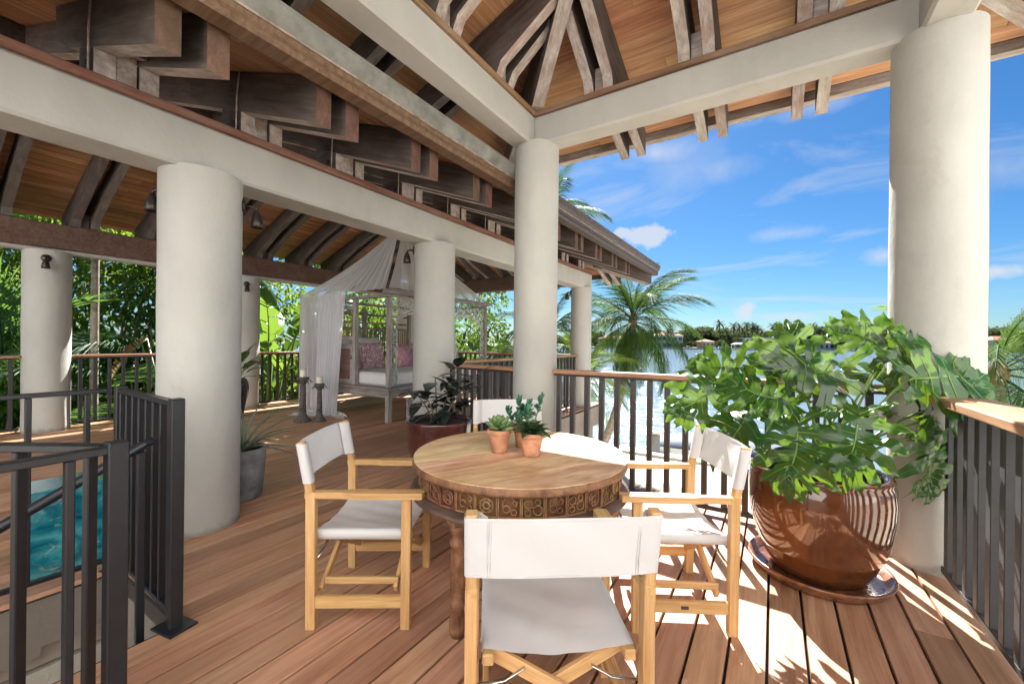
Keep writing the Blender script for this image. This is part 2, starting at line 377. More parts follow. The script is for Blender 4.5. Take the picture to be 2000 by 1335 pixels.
M['railbrown'] = solid('rail_bar_paint', (0.055, 0.046, 0.042), 0.45, nscale=20, namt=0.12)
M['railgray'] = solid('rail_bar_grey', (0.045, 0.045, 0.047), 0.5, nscale=20, namt=0.1)
M['iron'] = solid('dark_steel_paint', (0.017, 0.018, 0.021), 0.36, nscale=25, namt=0.15, bmp=0.12, bscale=120)
M['ironblk'] = solid('black_steel', (0.016, 0.018, 0.024), 0.3, nscale=25, namt=0.15)
M['bronze'] = solid('bronze_lamp', (0.055, 0.045, 0.04), 0.35, metal=0.6)
M['steel'] = solid('steel', (0.55, 0.53, 0.50), 0.25, metal=1.0)
M['chair'] = wood('chair_wood', (0.44, 0.235, 0.09), (0.60, 0.355, 0.15), (0.70, 0.455, 0.22), stretch=(1.0, 14, 14), scale=2.5, rough=(0.4, 0.55), bmp=0.1, var=0.1, hue=0.006)
M['tabletop'] = wood('table_top_wood', (0.46, 0.25, 0.115), (0.74, 0.50, 0.28), (0.84, 0.64, 0.42), stretch=(0.8, 6, 6), scale=2.6, rough=(0.32, 0.55), bmp=0.15, var=0.16, patch=(0.34, 0.165, 0.07), patch_amt=0.75, patch_sc=4.5)
M['tablewood'] = wood('carved_wood', (0.075, 0.034, 0.018), (0.19, 0.088, 0.042), (0.33, 0.17, 0.085), stretch=(3, 3, 3), scale=5, rough=(0.35, 0.6), var=0.15, patch=(0.36, 0.20, 0.10), patch_amt=0.6, patch_sc=8, bmp=0.3)
M['tablerim'] = wood('rim_wood', (0.055, 0.034, 0.023), (0.105, 0.068, 0.047), (0.17, 0.118, 0.084), stretch=(2, 2, 8), rough=(0.35, 0.6), var=0.05)
M['terracotta'] = solid('terracotta', (0.50, 0.24, 0.135), 0.85, nscale=14, namt=0.42, bmp=0.15, var=0.1)
M['soil'] = solid('soil', (0.045, 0.032, 0.022), 0.95, nscale=30, namt=0.6, bmp=1.0, bscale=45)
M['glaze'] = solid('brown_glaze', (0.125, 0.04, 0.013), 0.08, nscale=3.5, namt=0.6, spec=0.6, coat=1.0)
M['glazedark'] = solid('oxblood_glaze', (0.085, 0.024, 0.020), 0.12, nscale=4, namt=0.4, spec=0.6, coat=1.0)
M['saucer'] = solid('saucer_glaze', (0.20, 0.075, 0.032), 0.25, nscale=18, namt=0.55, spec=0.5, coat=0.6, bmp=0.2)
M['concrete'] = solid('grey_pot', (0.20, 0.205, 0.215), 0.9, nscale=6, namt=0.55, bmp=0.3)
M['blackvase'] = solid('black_vase', (0.025, 0.022, 0.022), 0.18, coat=0.6)
M['candlewood'] = solid('candlestick', (0.10, 0.088, 0.078), 0.8, nscale=22, namt=0.5, bmp=0.5)
M['wax'] = solid('wax', (0.78, 0.72, 0.58), 0.5, namt=0.05)
M['bedwood'] = wood('weathered_bed_wood', (0.20, 0.175, 0.16), (0.36, 0.33, 0.305), (0.50, 0.47, 0.44), stretch=(1, 8, 8), rough=(0.7, 0.9), var=0.12, patch=(0.19, 0.14, 0.115), patch_amt=0.6)
M['carving'] = solid('white_washed_carving', (0.52, 0.54, 0.51), 0.85, nscale=14, namt=0.4, bmp=0.3)
M['reddoor'] = wood('red_door_panel', (0.10, 0.042, 0.038), (0.17, 0.075, 0.068), (0.24, 0.12, 0.105), var=0.1)
M['spindle'] = wood('spindle_wood', (0.16, 0.10, 0.055), (0.30, 0.20, 0.12), (0.42, 0.31, 0.20), var=0.25)
M['greytrunk'] = solid('palm_bark', (0.27, 0.235, 0.19), 0.9, nscale=10, namt=0.45, bmp=0.7, bscale=30)
M['stone'] = solid('sand_paving', (0.54, 0.475, 0.385), 0.9, nscale=0.7, namt=0.22, bmp=0.2)
M['concretecap'] = solid('seawall_cap', (0.56, 0.53, 0.48), 0.9, nscale=2, namt=0.2)
M['slab'] = solid('slab_edge', (0.30, 0.25, 0.21), 0.9, nscale=3, namt=0.25)
M['garden'] = solid('garden_soil', (0.055, 0.05, 0.03), 0.95, nscale=2, namt=0.6, bmp=0.6)
M['navy'] = solid('navy_canvas', (0.022, 0.05, 0.10), 0.7, namt=0.2)
M['boatwhite'] = solid('gelcoat', (0.78, 0.78, 0.76), 0.25, namt=0.05)
# leaves
M['philo'] = leafmat('philodendron_leaf', (0.010, 0.044, 0.010), (0.026, 0.084, 0.016), (0.30, 0.52, 0.03), gloss=0.25, tw=0.17, var=0.4, spec=0.55)
M['stem'] = leafmat('green_stem', (0.10, 0.17, 0.035), (0.20, 0.29, 0.07), (0.25, 0.4, 0.05), tw=0.1)
M['yellowleaf'] = leafmat('yellow_leaf', (0.6, 0.42, 0.02), (0.75, 0.55, 0.04), (0.8, 0.6, 0.05))
M['rubber'] = leafmat('rubber_leaf', (0.014, 0.022, 0.018), (0.035, 0.05, 0.042), (0.06, 0.07, 0.03), gloss=0.26, tw=0.06, spec=0.6)
M['aloe'] = leafmat('aloe_leaf', (0.17, 0.22, 0.16), (0.30, 0.36, 0.27), (0.2, 0.3, 0.15), gloss=0.5, tw=0.08)
M['succ'] = leafmat('succulent_leaf', (0.09, 0.17, 0.055), (0.21, 0.31, 0.12), (0.2, 0.35, 0.08), gloss=0.4, tw=0.08, var=0.2)
M['jade'] = leafmat('jade_leaf', (0.025, 0.11, 0.06), (0.06, 0.20, 0.11), (0.1, 0.3, 0.12), gloss=0.3, tw=0.08, var=0.25)
M['darkrosette'] = leafmat('dark_rosette_leaf', (0.03, 0.07, 0.03), (0.09, 0.15, 0.06), (0.12, 0.22, 0.05), gloss=0.35, tw=0.08)
M['palm'] = leafmat('palm_leaflet', (0.018, 0.05, 0.012), (0.045, 0.098, 0.022), (0.17, 0.29, 0.04), gloss=0.6, tw=0.18, spec=0.15, var=0.2)
M['palmbright'] = leafmat('young_palm_leaflet', (0.09, 0.17, 0.025), (0.17, 0.27, 0.05), (0.36, 0.5, 0.06), gloss=0.6, tw=0.35, spec=0.15, var=0.2)
M['areca'] = leafmat('areca_leaflet', (0.015, 0.055, 0.025), (0.04, 0.105, 0.045), (0.20, 0.38, 0.06), gloss=0.5, spec=0.2, tw=0.3, var=0.3)
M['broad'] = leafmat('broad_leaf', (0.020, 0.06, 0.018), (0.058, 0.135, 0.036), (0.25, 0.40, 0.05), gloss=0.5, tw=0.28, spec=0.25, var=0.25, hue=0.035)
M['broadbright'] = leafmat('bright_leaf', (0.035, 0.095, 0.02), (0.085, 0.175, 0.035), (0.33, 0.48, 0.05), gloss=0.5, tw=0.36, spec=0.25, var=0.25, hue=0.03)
M['banana'] = leafmat('banana_leaf', (0.04, 0.12, 0.025), (0.085, 0.19, 0.04), (0.24, 0.40, 0.045), gloss=0.35, tw=0.33, var=0.2)
M['deadleaf'] = leafmat('dead_leaf', (0.16, 0.085, 0.04), (0.30, 0.18, 0.09), (0.4, 0.22, 0.08), gloss=0.7, tw=0.2)
M['fartree'] = leafmat('far_tree_leaf', (0.065, 0.10, 0.045), (0.14, 0.185, 0.08), (0.2, 0.26, 0.08), gloss=0.8, tw=0.15, spec=0.05, var=0.35)
M['farpalm'] = leafmat('far_palm_leaf', (0.055, 0.075, 0.04), (0.11, 0.135, 0.07), (0.18, 0.22, 0.08), gloss=0.8, tw=0.15, spec=0.05, var=0.3)
M['twig'] = solid('bark', (0.16, 0.12, 0.085), 0.9, nscale=15, namt=0.4, bmp=0.4)

def canvas_mat():
    m, nt, b = newmat('white_canvas')
    b.inputs['Base Color'].default_value = (0.745, 0.75, 0.755, 1); b.inputs['Roughness'].default_value = 0.9; b.inputs['Specular IOR Level'].default_value = 0.15
    vec, raw, rnd = coords(nt, 'obj', (1, 1, 1))
    n = nd(nt, 'ShaderNodeTexNoise', i_Scale=420.0, i_Detail=2.0); lk(nt, vec, n.inputs['Vector'])
    n2 = nd(nt, 'ShaderNodeTexNoise', i_Scale=7.0, i_Detail=3.0); lk(nt, vec, n2.inputs['Vector'])
    ad = nd(nt, 'ShaderNodeMath', operation='MULTIPLY_ADD', n1=6.0); lk(nt, n2.outputs[0], ad.inputs[0]); lk(nt, n.outputs[0], ad.inputs[2])
    bump(nt, b, ad.outputs[0], 0.25, 0.004)
    tr = nd(nt, 'ShaderNodeBsdfTranslucent'); tr.inputs[0].default_value = (0.75, 0.70, 0.62, 1)
    mx = nd(nt, 'ShaderNodeMixShader'); mx.inputs[0].default_value = 0.22
    lk(nt, b.outputs[0], mx.inputs[1]); lk(nt, tr.outputs[0], mx.inputs[2]); lk(nt, mx.outputs[0], nt.nodes['Material Output'].inputs[0])
    return m
M['canvas'] = canvas_mat()

def net_mat():
    m, nt, b = newmat('sheer_net')
    b.inputs['Base Color'].default_value = (0.93, 0.93, 0.96, 1); b.inputs['Roughness'].default_value = 0.9
    tr = nd(nt, 'ShaderNodeBsdfTranslucent'); tr.inputs[0].default_value = (0.93, 0.93, 0.97, 1)
    m1 = nd(nt, 'ShaderNodeMixShader'); m1.inputs[0].default_value = 0.5; lk(nt, b.outputs[0], m1.inputs[1]); lk(nt, tr.outputs[0], m1.inputs[2])
    tp = nd(nt, 'ShaderNodeBsdfTransparent'); m2 = nd(nt, 'ShaderNodeMixShader')
    lw = nd(nt, 'ShaderNodeLayerWeight', i_Blend=0.35)
    mr = nd(nt, 'ShaderNodeMapRange'); mr.inputs[3].default_value = 0.58; mr.inputs[4].default_value = 0.97; lk(nt, lw.outputs['Facing'], mr.inputs[0])
    lk(nt, mr.outputs[0], m2.inputs[0]); lk(nt, tp.outputs[0], m2.inputs[1]); lk(nt, m1.outputs[0], m2.inputs[2])
    lk(nt, m2.outputs[0], nt.nodes['Material Output'].inputs[0])
    return m
M['net'] = net_mat()

def cloth(name, c, pattern=None, c2=None, scale=18.0):
    m, nt, b = newmat(name)
    b.inputs['Roughness'].default_value = 0.9; b.inputs['Specular IOR Level'].default_value = 0.15
    vec, raw, rnd = coords(nt, 'obj', (1, 1, 1), rnd=False)
    if pattern == 'block':
        br = nd(nt, 'ShaderNodeTexBrick', offset=0.5); br.inputs['Scale'].default_value = scale; br.inputs['Mortar Size'].default_value = 0.028
        br.inputs['Color1'].default_value = (*c2, 1); br.inputs['Color2'].default_value = (*c2, 1); br.inputs['Mortar'].default_value = (*c, 1)
        mp = nd(nt, 'ShaderNodeMapping'); mp.inputs['Scale'].default_value = (0.55, 1, 1); lk(nt, raw, mp.inputs[0]); lk(nt, mp.outputs[0], br.inputs['Vector'])
        n = nd(nt, 'ShaderNodeTexNoise', i_Scale=25.0); lk(nt, raw, n.inputs['Vector'])
        mr = nd(nt, 'ShaderNodeMapRange'); mr.inputs[1].default_value = 0.5; mr.inputs[2].default_value = 0.62; lk(nt, n.outputs[0], mr.inputs[0])
        lk(nt, mixc(nt, mr.outputs[0], br.outputs[0], c), b.inputs['Base Color'])
    elif pattern == 'floral':
        n = nd(nt, 'ShaderNodeTexVoronoi', i_Scale=scale, feature='DISTANCE_TO_EDGE'); lk(nt, raw, n.inputs['Vector'])
        lk(nt, ramp(nt, [(0.05, c2), (0.16, c), (0.28, c2), (0.36, c)], n.outputs['Distance']), b.inputs['Base Color'])
    else:
        n = nd(nt, 'ShaderNodeTexNoise', i_Scale=6.0); lk(nt, raw, n.inputs['Vector'])
        lk(nt, ramp(nt, [(0.3, tuple(x * 0.93 for x in c)), (0.7, c)], n.outputs[0]), b.inputs['Base Color'])
    return m
M['whitecloth'] = cloth('white_cloth', (0.78, 0.76, 0.72))
M['pinkfloral'] = cloth('pink_floral', (0.74, 0.56, 0.55), 'floral', (0.58, 0.24, 0.27), 16)
M['redblock'] = cloth('red_block_print', (0.74, 0.68, 0.66), 'block', (0.34, 0.07, 0.11), 14)

def tank_mat():
    m, nt, b = newmat('teal_water_glass')
    vec, raw, rnd = coords(nt, 'obj', (1, 1, 1.6), rnd=False)
    n = nd(nt, 'ShaderNodeTexNoise', i_Scale=5.0, i_Detail=4.0, i_Distortion=1.5); lk(nt, vec, n.inputs['Vector'])
    col = ramp(nt, [(0.3, (0.0, 0.11, 0.17)), (0.5, (0.02, 0.26, 0.33)), (0.66, (0.10, 0.44, 0.48))], n.outputs[0])
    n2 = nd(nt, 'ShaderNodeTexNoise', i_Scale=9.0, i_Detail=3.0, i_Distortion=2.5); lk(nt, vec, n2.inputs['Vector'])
    s = ramp(nt, [(0.60, (0, 0, 0)), (0.76, (0.4, 0.4, 0.4))], n2.outputs[0])  # mask for pale caustic light painted into the tank colour
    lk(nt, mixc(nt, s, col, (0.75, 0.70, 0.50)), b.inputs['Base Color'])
    b.inputs['Roughness'].default_value = 0.06; b.inputs['Coat Weight'].default_value = 1.0
    return m
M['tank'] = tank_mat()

def water_mat():
    m, nt, b = newmat('bay_water')
    g = nd(nt, 'ShaderNodeNewGeometry')
    mp = nd(nt, 'ShaderNodeMapping'); mp.inputs['Rotation'].default_value = (0, 0, rad(20)); mp.inputs['Scale'].default_value = (0.55, 1.0, 1); lk(nt, g.outputs['Position'], mp.inputs[0])
    n = nd(nt, 'ShaderNodeTexNoise', i_Scale=0.9, i_Detail=6.0, i_Roughness=0.6, i_Distortion=0.4); lk(nt, mp.outputs[0], n.inputs['Vector'])
    b.inputs['Base Color'].default_value = (0.17, 0.235, 0.285, 1); b.inputs['Roughness'].default_value = 0.085; b.inputs['IOR'].default_value = 1.33
    bump(nt, b, n.outputs[0], 0.6, 0.5)
    return m
M['water'] = water_mat()
for k, c in dict(hw=(0.74, 0.74, 0.72), hs=(0.62, 0.36, 0.27), hroof=(0.42, 0.19, 0.12), hgrey=(0.45, 0.46, 0.48), glass=(0.05, 0.08, 0.11), dock=(0.42, 0.40, 0.37), land=(0.10, 0.11, 0.05), hcream=(0.72, 0.66, 0.52)).items():
    M[k] = solid('far_' + k, c, 0.25 if k == 'glass' else 0.8, nscale=0.4, namt=0.12)
# ------------------------------------------------------------------ setting
GZ = -2.7      # garden / patio level
WZ = -3.3      # water level
rng = random.Random(11)
# water out to the horizon
b = MB(); b.add([(-2500, 15.6, WZ), (2500, 15.6, WZ), (2500, 3000, WZ), (-2500, 3000, WZ)], [(0, 1, 2, 3)])
b.add([(26, -600, WZ), (2500, -600, WZ), (2500, 15.6, WZ), (26, 15.6, WZ)], [(0, 1, 2, 3)])
struct('water', b, M['water'], 'pale blue rippled bay water')
b = MB(); b.add([(-600, -600, GZ - 0.02), (26, -600, GZ - 0.02), (26, 15.5, GZ - 0.02), (-600, 15.5, GZ - 0.02)], [(0, 1, 2, 3)])
struct('ground', b, M['garden'])
b = MB(); b.box(-9, 25.9, -8, 14.9, GZ - 0.3, GZ + 0.02)
struct('patio', b, M['stone'], 'sand coloured paved patio below the terrace')
b = MB(); b.box(-600, 26.2, 14.95, 15.6, WZ - 1, GZ + 0.10, 0.03)
struct('seawall', b, M['concretecap'], 'pale concrete sea wall cap at the water edge')

# deck -----------------------------------------------------------------
OX0, OX1, OY1 = -3.30, -2.43, 0.80      # stair opening
b = MB()
b.box(-9.35, OX0 - 0.02, -5.0, 8.85, -0.42, -0.032)
b.box(OX0 - 0.02, -3.20, OY1 + 0.02, 8.85, -0.42, -0.032)
b.box(-3.20, OX1 + 0.02, OY1 + 0.02, 3.92, -0.42, -0.032)
b.box(OX1 + 0.02, 1.06, -5.0, 3.92, -0.42, -0.032)
deck = struct('deck', b, M['slab'], 'hardwood deck of the terrace')
pitch = 0.147
x = 1.02
bi = 0
while x > -9.33:
    xc = x - pitch / 2
    y1 = 3.91 if xc > -3.20 else 8.83
    y0 = -4.9
    segs = []
    if OX0 < xc < OX1 + 0.03: y0 = OY1
    y = y1
    first = rng.uniform(0.8, 5.4)
    while y > y0 + 0.01:
        L = first if first else rng.uniform(3.6, 6.2); first = None
        ya = max(y0, y - L)
        if ya - y0 < 0.3: ya = y0
        segs.append((ya, y)); y = ya
    for (ya, yb) in segs:
        dz = rng.uniform(-0.0008, 0.0008)
        beam('board', (xc, ya + 0.0015, -0.0135 + dz), (xc, yb - 0.0015, -0.0135 + dz), pitch - 0.0125, 0.027, M['deck'], deck, 0.0025)
        bi += 1
    x -= pitch
# dark backing under the joints
b = MB()
b.box(-9.35, OX0 - 0.02, -5.0, 8.85, -0.0315, -0.029); b.box(OX0 - 0.02, -3.20, OY1 + 0.02, 8.85, -0.0315, -0.029)
b.box(-3.20, OX1 + 0.02, OY1 + 0.02, 3.92, -0.0315, -0.029); b.box(OX1 + 0.02, 1.06, -5.0, 3.92, -0.0315, -0.029)
part('joint_backing', b, M['joint'], deck)
# lower storey and stairwell
b = MB()
b.box(-9.2, -8.95, -3, 8.65, GZ, -0.43); b.box(-8.95, -3.66, 8.4, 8.65, GZ, -0.43); b.box(-3.66, -3.36, 1.2, 8.65, GZ, -0.43)
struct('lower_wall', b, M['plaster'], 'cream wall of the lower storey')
b = MB()
b.box(OX0 - 0.14, OX0, -2.2, 0.95, -2.6, -0.435)                     # left wall below the deck
b.box(OX0, OX1 + 0.14, 0.815, 0.95, -2.6, -0.435)                     # end wall
b.box(OX0 - 0.4, OX1 + 0.9, -2.4, 0.95, -2.68, -2.6)                  # lower landing
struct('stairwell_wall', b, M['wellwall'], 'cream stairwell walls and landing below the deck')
st = thing('stair', (OX0, 0.8, -1.0), 'taupe stepped stringer of the stair dropping below the deck opening', 'stair')
b = MB()
b.prism([(0.79, -0.045), (0.79, -0.30), (0.50, -0.30), (0.50, -0.345), (0.02, -0.345), (0.02, -0.40), (-0.6, -0.40), (-0.6, -0.5), (-2.0, -0.5), (-2.0, -0.045)], lambda a, z, s: (s, a, z), OX0 + 0.004, OX0 + 0.03)
part('stringer', b, M['taupe'], st)
b = MB(); b.box(OX0 + 0.03, OX1, 0.785, 0.812, -1.15, -0.04)
part('riser_wall', b, M['taupe'], st)
for k in range(7):
    b = MB(); b.box(OX0 + 0.32, OX1 - 0.02, 0.35 - 0.27 * (k + 1), 0.35 - 0.27 * k + 0.02, -1.2 - 0.17 * k - 0.04, -1.2 - 0.17 * k, 0.006)
    part('tread', b, M['taupe'], st)
# dark trim round the opening
b = MB(); b.box(OX0 - 0.0, OX1 + 0.0, 0.783, 0.797, -0.09, -0.004); part('opening_trim', b, M['railbrown'], st)

# added unseen reflector behind the viewer: sunlit white facade bouncing fill light
hs = thing('fill_wall', (3, -4.5, GZ), 'added white facade behind the viewer that bounces fill light', 'house')
HM = Matrix.Translation((-3.6, -7.6, 0)) @ Matrix.Rotation(math.atan2(0.6, 0.8), 4, 'Z')
b = MB(); b.box(-5.0, 6.0, -0.4, 0, GZ, 8.6, 0.02); b.box(6.0, 8.4, -0.4, 0, 2.5, 8.6, 0.02); b.box(8.4, 18, -0.4, 0, GZ, 8.6, 0.02); b.box(6.0, 8.4, -0.4, 0, GZ, 0.0, 0.02); part('wall', b, M['whitewall'], hs, HM)
b = MB(); b.box(-5.4, 18.4, -1.2, 0.35, 8.6, 8.75, 0.02); part('eaves', b, M['whitewall'], hs, HM)
for x0, x1, z0, z1 in ((6.04, 7.18, 0.002, 2.48), (7.22, 8.36, 0.002, 2.48)):
    b = MB(); b.box(x0, x1, -0.3, -0.24, z0, z1, 0.01); d_ = part('door', b, M['glass'], hs, HM)
    b = MB(); b.box(x0, x0 + 0.07, -0.235, -0.2, z0, z1); b.box(x1 - 0.07, x1, -0.235, -0.2, z0, z1); b.box(x0 + 0.07, x1 - 0.07, -0.235, -0.2, z1 - 0.07, z1); part('door_frame', b, M['hw'], d_, HM)

# columns ---------------------------------------------------------------
def column(x, y, r, h, label, seed=0):
    rr = random.Random(seed); ph = rr.uniform(0, 6)
    b = MB(); prof = [(r * 1.004, 0.0)]
    for i in range(1, 24): prof.append((r * (1 + 0.004 * math.sin(i * 0.9 + ph)), h * i / 24.0))
    prof.append((r, h))
    b.lathe(prof, 56, wob=lambda a, z: 0.006 * math.sin(2 * a + ph + z) + 0.003 * math.sin(5 * a + 2 * z))
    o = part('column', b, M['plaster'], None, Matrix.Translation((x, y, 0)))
    return tag(o, label, 'column', 'cream plaster columns')
AX, BX = -3.526, -8.897
column(AX, 1.302, 0.250, 2.53, 'thick cream plaster column beside the stair railing and the grey aloe pot', 1)
column(AX, 3.743, 0.247, 2.53, 'cream plaster column behind the dark potted rubber plant', 2)
column(AX + 0.02, 8.28, 0.221, 2.53, 'farthest cream plaster column under the tip of the tiled roof', 3)
column(BX, 1.389, 0.247, 2.585, 'cream plaster column by the garden railing with a black lamp facing us', 4)
column(BX, 4.036, 0.247, 2.585, 'cream garden side column half hidden behind the black vase plant', 5)
column(BX, 8.30, 0.247, 2.585, 'cream garden side column hidden behind the daybed', 6)
column(-2.009, 3.583, 0.218, 3.28, 'tall cream plaster column at the corner of the dining terrace roof', 7)
column(0.855, 3.593, 0.218, 3.28, 'tall cream plaster column behind the big philodendron pot', 8)

def plbeam(name, bx, label, cat='beam', mat='plaster', c=0.018):
    b = MB(); b.box(*bx, c); o = part(name, b, M[mat]); return tag(o, label, cat)
plbeam('plaster_beam', (-3.689, -3.364, -1.3, 8.53, 2.516, 2.842), 'long cream plaster beam carrying the low tiled roof across the scene')
plbeam('plaster_beam', (-2.188, -1.971, -0.38, 3.48, 3.264, 3.542), 'cream plaster beam running overhead from the corner column to the left')
plbeam('plaster_beam', (-2.192, 0.962, 3.475, 3.692, 3.267, 3.544), 'cream plaster beam joining the corner column to the column by the philodendron')
plbeam('plaster_beam', (0.740, 0.967, -0.38, 3.47, 3.264, 3.542), 'cream plaster beam at the top right above the right hand railing')
plbeam('plaster_beam', (-8.995, -8.80, -1.3, 8.46, 2.574, 2.632), 'thin cream plaster strip under the brown garden side beam')
plbeam('timber_beam', (-9.016, -8.777, -1.3, 8.46, 2.635, 2.994), 'brown weathered timber beam over the garden side columns', 'beam', 'brownbeam', 0.01)
plbeam('timber_beam', (-8.77, -3.70, 8.246, 8.463, 2.598, 2.923), 'brown timber beam across the far end of the pavilion', 'beam', 'brownbeam', 0.01)

# ------------------------------------------------------------------ roofs
SL = 0.365
def roof_funcs(zb):
    bfun = lambda u: zb - 0.135 + SL * (u + 1.04)
    tfun = lambda u: zb + 0.135 + SL * (u + 1.04)
    cfun = lambda u: zb + 0.141 + SL * (u + 1.04)
    return bfun, tfun, cfun
def frame_map(o, i, a, k, zref, zbuilt):
    # section drawn in its own units: u inwards, z up, s along; built k times as large on a beam top at zbuilt
    o, i, a = Vector(o), Vector(i), Vector(a)
    return lambda u, z, s: o + i * (k * u) + a * (k * s) + Vector((0, 0, zbuilt + k * (z - zref)))
MT = None
def timber_prism(name, poly, fr, s0, s1, parent, endedges=(), tilt=SL, under='wash', endmat='endgrain'):
    mats = []
    n = len(poly)
    # orientation of the polygon
    area = sum(poly[i][0] * poly[(i + 1) % n][1] - poly[(i + 1) % n][0] * poly[i][1] for i in range(n))
    for i in range(n):
        du = poly[(i + 1) % n][0] - poly[i][0]; dz = poly[(i + 1) % n][1] - poly[i][1]
        nz = -du if area > 0 else du
        L = math.hypot(du, dz)
        if i in endedges: mats.append(2)
        elif nz / L < -0.25: mats.append(1)
        else: mats.append(0)
    # own local frame so that the grain follows the member
    p0 = fr(poly[0][0], poly[0][1], s0)
    ex = (fr(1, 0, 0) - fr(0, 0, 0)); ey = (fr(0, 0, 1) - fr(0, 0, 0)); ez = (fr(0, 1, 0) - fr(0, 0, 0))
    cs, sn = math.cos(math.atan(tilt)), math.sin(math.atan(tilt))
    ex, ez = ex * cs + ez * sn, ez * cs - ex * sn
    Mw = Matrix(((ex.x, ey.x, ez.x, p0.x), (ex.y, ey.y, ez.y, p0.y), (ex.z, ey.z, ez.z, p0.z), (0, 0, 0, 1)))
    b = MB()
    b.prism([((p[0] - poly[0][0]) * cs + (p[1] - poly[0][1]) * sn, (p[1] - poly[0][1]) * cs - (p[0] - poly[0][0]) * sn) for p in poly], lambda u, z, s: (u, s, z), 0, s1 - s0, mats)
    return part(name, b, [M['timber'], M[under], M[endmat]], parent, Mw)

def slope_planks(parent, fr, cf, ulist_max, u0, srange, w=0.118):
    # planks along s on the slope
    k = 0; u = u0; n = 0
    du = w / math.sqrt(1 + SL * SL)
    while u < ulist_max - 0.01:
        sa, sb = srange(u + du / 2)
        if sb - sa > 0.05:
            y = sa; first = rng.uniform(0.8, 3.4)
            while y < sb - 0.01:
                ye = min(sb, y + (first if first else rng.uniform(2.6, 4.6))); first = None
                if sb - ye < 0.25: ye = sb
                p0 = fr(u + du / 2, cf(u + du / 2) + 0.012, y + 0.001); p1 = fr(u + du / 2, cf(u + du / 2) + 0.012, ye - 0.001)
                iv = fr(1, SL, 0) - fr(0, 0, 0); along = p1 - p0
                up = iv.cross(along); 
                if up.z < 0: up = -up
                beam('plank', p0, p1, w - 0.005, 0.02, M['plank'], parent, 0.003, up.normalized())
                y = ye; n += 1
        u += du
    return n

# ---- low roof of the garden pavilion (A side faces us, B side faces the garden)
zA = 2.725; bA, tA, cA = roof_funcs(zA)
KA, zAb = 1.085, 2.842
RX = -6.217; UR = (AX - RX) / KA     # ridge distance from the A column line, section units
AXs, RXs = AX / KA, RX / KA
roofA = thing('pavilion_roof', (RX, 3.0, 2.9), 'low hipped pavilion roof with dark paired rafters and orange plank ceiling', 'roof')
frA = frame_map((AX, 0, 0), (-1, 0, 0), (0, 1, 0), KA, zA, zAb)
frB = frame_map((2 * RX - AX, 0, 0), (1, 0, 0), (0, 1, 0), KA, zA, zAb)
YE = 7.63                             # end column line
frE = frame_map((0, YE * KA, 0), (0, -1, 0), (1, 0, 0), KA, zA, zAb)
NEAR = -1.2
slope_planks(roofA, frA, cA, UR, -1.08, lambda u: (NEAR, YE - u))
slope_planks(roofA, frB, cA, UR, -0.55, lambda u: (NEAR, YE - u))
slope_planks(roofA, frE, cA, UR, -1.08, lambda u: (max(2 * RXs - AXs + u, -8.8), AXs - u))
# covering
b = MB()
def top_sheet(b, fr, u0, u1, sr0, sr1, zoff=0.05, th=0.05):
    q = [fr(u0, cA(u0) + zoff, sr0[0]), fr(u0, cA(u0) + zoff, sr0[1]), fr(u1, cA(u1) + zoff, sr1[1]), fr(u1, cA(u1) + zoff, sr1[0])]
    p = q + [v + Vector((0, 0, th)) for v in q]
    b.add(p, [(0, 1, 2, 3), (4, 5, 6, 7), (0, 1, 5, 4), (1, 2, 6, 5), (2, 3, 7, 6), (3, 0, 4, 7)])
top_sheet(b, frA, -1.22, UR, (NEAR, YE + 1.22), (NEAR, YE - UR))
top_sheet(b, frB, -0.6, UR, (NEAR, YE + 0.6), (NEAR, YE - UR), 0.052)
top_sheet(b, frE, -1.22, UR, (2 * RXs - AXs - 0.6, AXs + 1.22), (RXs, RXs), 0.048)
part('shingle_cover', b, M['shingle'], roofA)
# ragged first course of shingles over the gutter
for k in range(44):
    y = -1.2 + k * 0.235
    b = MB(); u = -1.25 + rng.uniform(-0.02, 0.015)
    p0 = frA(u + 0.05, cA(-1.2) + 0.155, y); 
    b.box(-0.20, 0, 0, 0.228, -0.014, 0.012 + rng.uniform(0, 0.01), 0.004)
    Mx = Matrix.Translation(p0) @ Matrix.Rotation(math.atan(SL) * 1.0, 4, 'Y') @ Matrix.Rotation(rng.uniform(-0.02, 0.02), 4, 'Z')
    part('shingle', b, M['shingle'], roofA, Mx)
# fascia, copper gutter
def gutter(parent, fr, zc, s0, s1, m1, m2, names=('fascia_board', 'gutter'), sub=0.0):
    b = MB(); poly = [(-1.10, zc - 0.955 + 0.0), (-1.20, zc - 0.955), (-1.215, zc - 0.93), (-1.205, zc - 0.90), (-1.215, zc - 0.865), (-1.10, zc - 0.865)]
    b.prism(poly, lambda u, z, s: fr(u, z, s), s0 + sub, s1 - sub); part(names[0], b, m1, parent)
    b = MB(); poly = [(-1.11, zc - 0.862), (-1.22, zc - 0.862), (-1.245, zc - 0.83), (-1.25, zc - 0.775), (-1.262, zc - 0.765), (-1.235, zc - 0.76), (-1.11, zc - 0.79)]
    b.prism(poly, lambda u, z, s: fr(u, z, s), s0 + sub, s1 - sub); part(names[1], b, m2, parent)
ZC = 2.77 + 0.955
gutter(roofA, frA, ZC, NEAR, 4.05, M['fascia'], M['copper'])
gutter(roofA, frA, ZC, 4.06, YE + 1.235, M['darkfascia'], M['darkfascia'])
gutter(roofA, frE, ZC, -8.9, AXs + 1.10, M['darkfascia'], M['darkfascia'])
# wall plate on the beam
beam('wall_plate', (AX, -1.3, zAb + 0.029), (AX, 8.47, zAb + 0.029), 0.356, 0.054, M['plate'], roofA, 0.004)
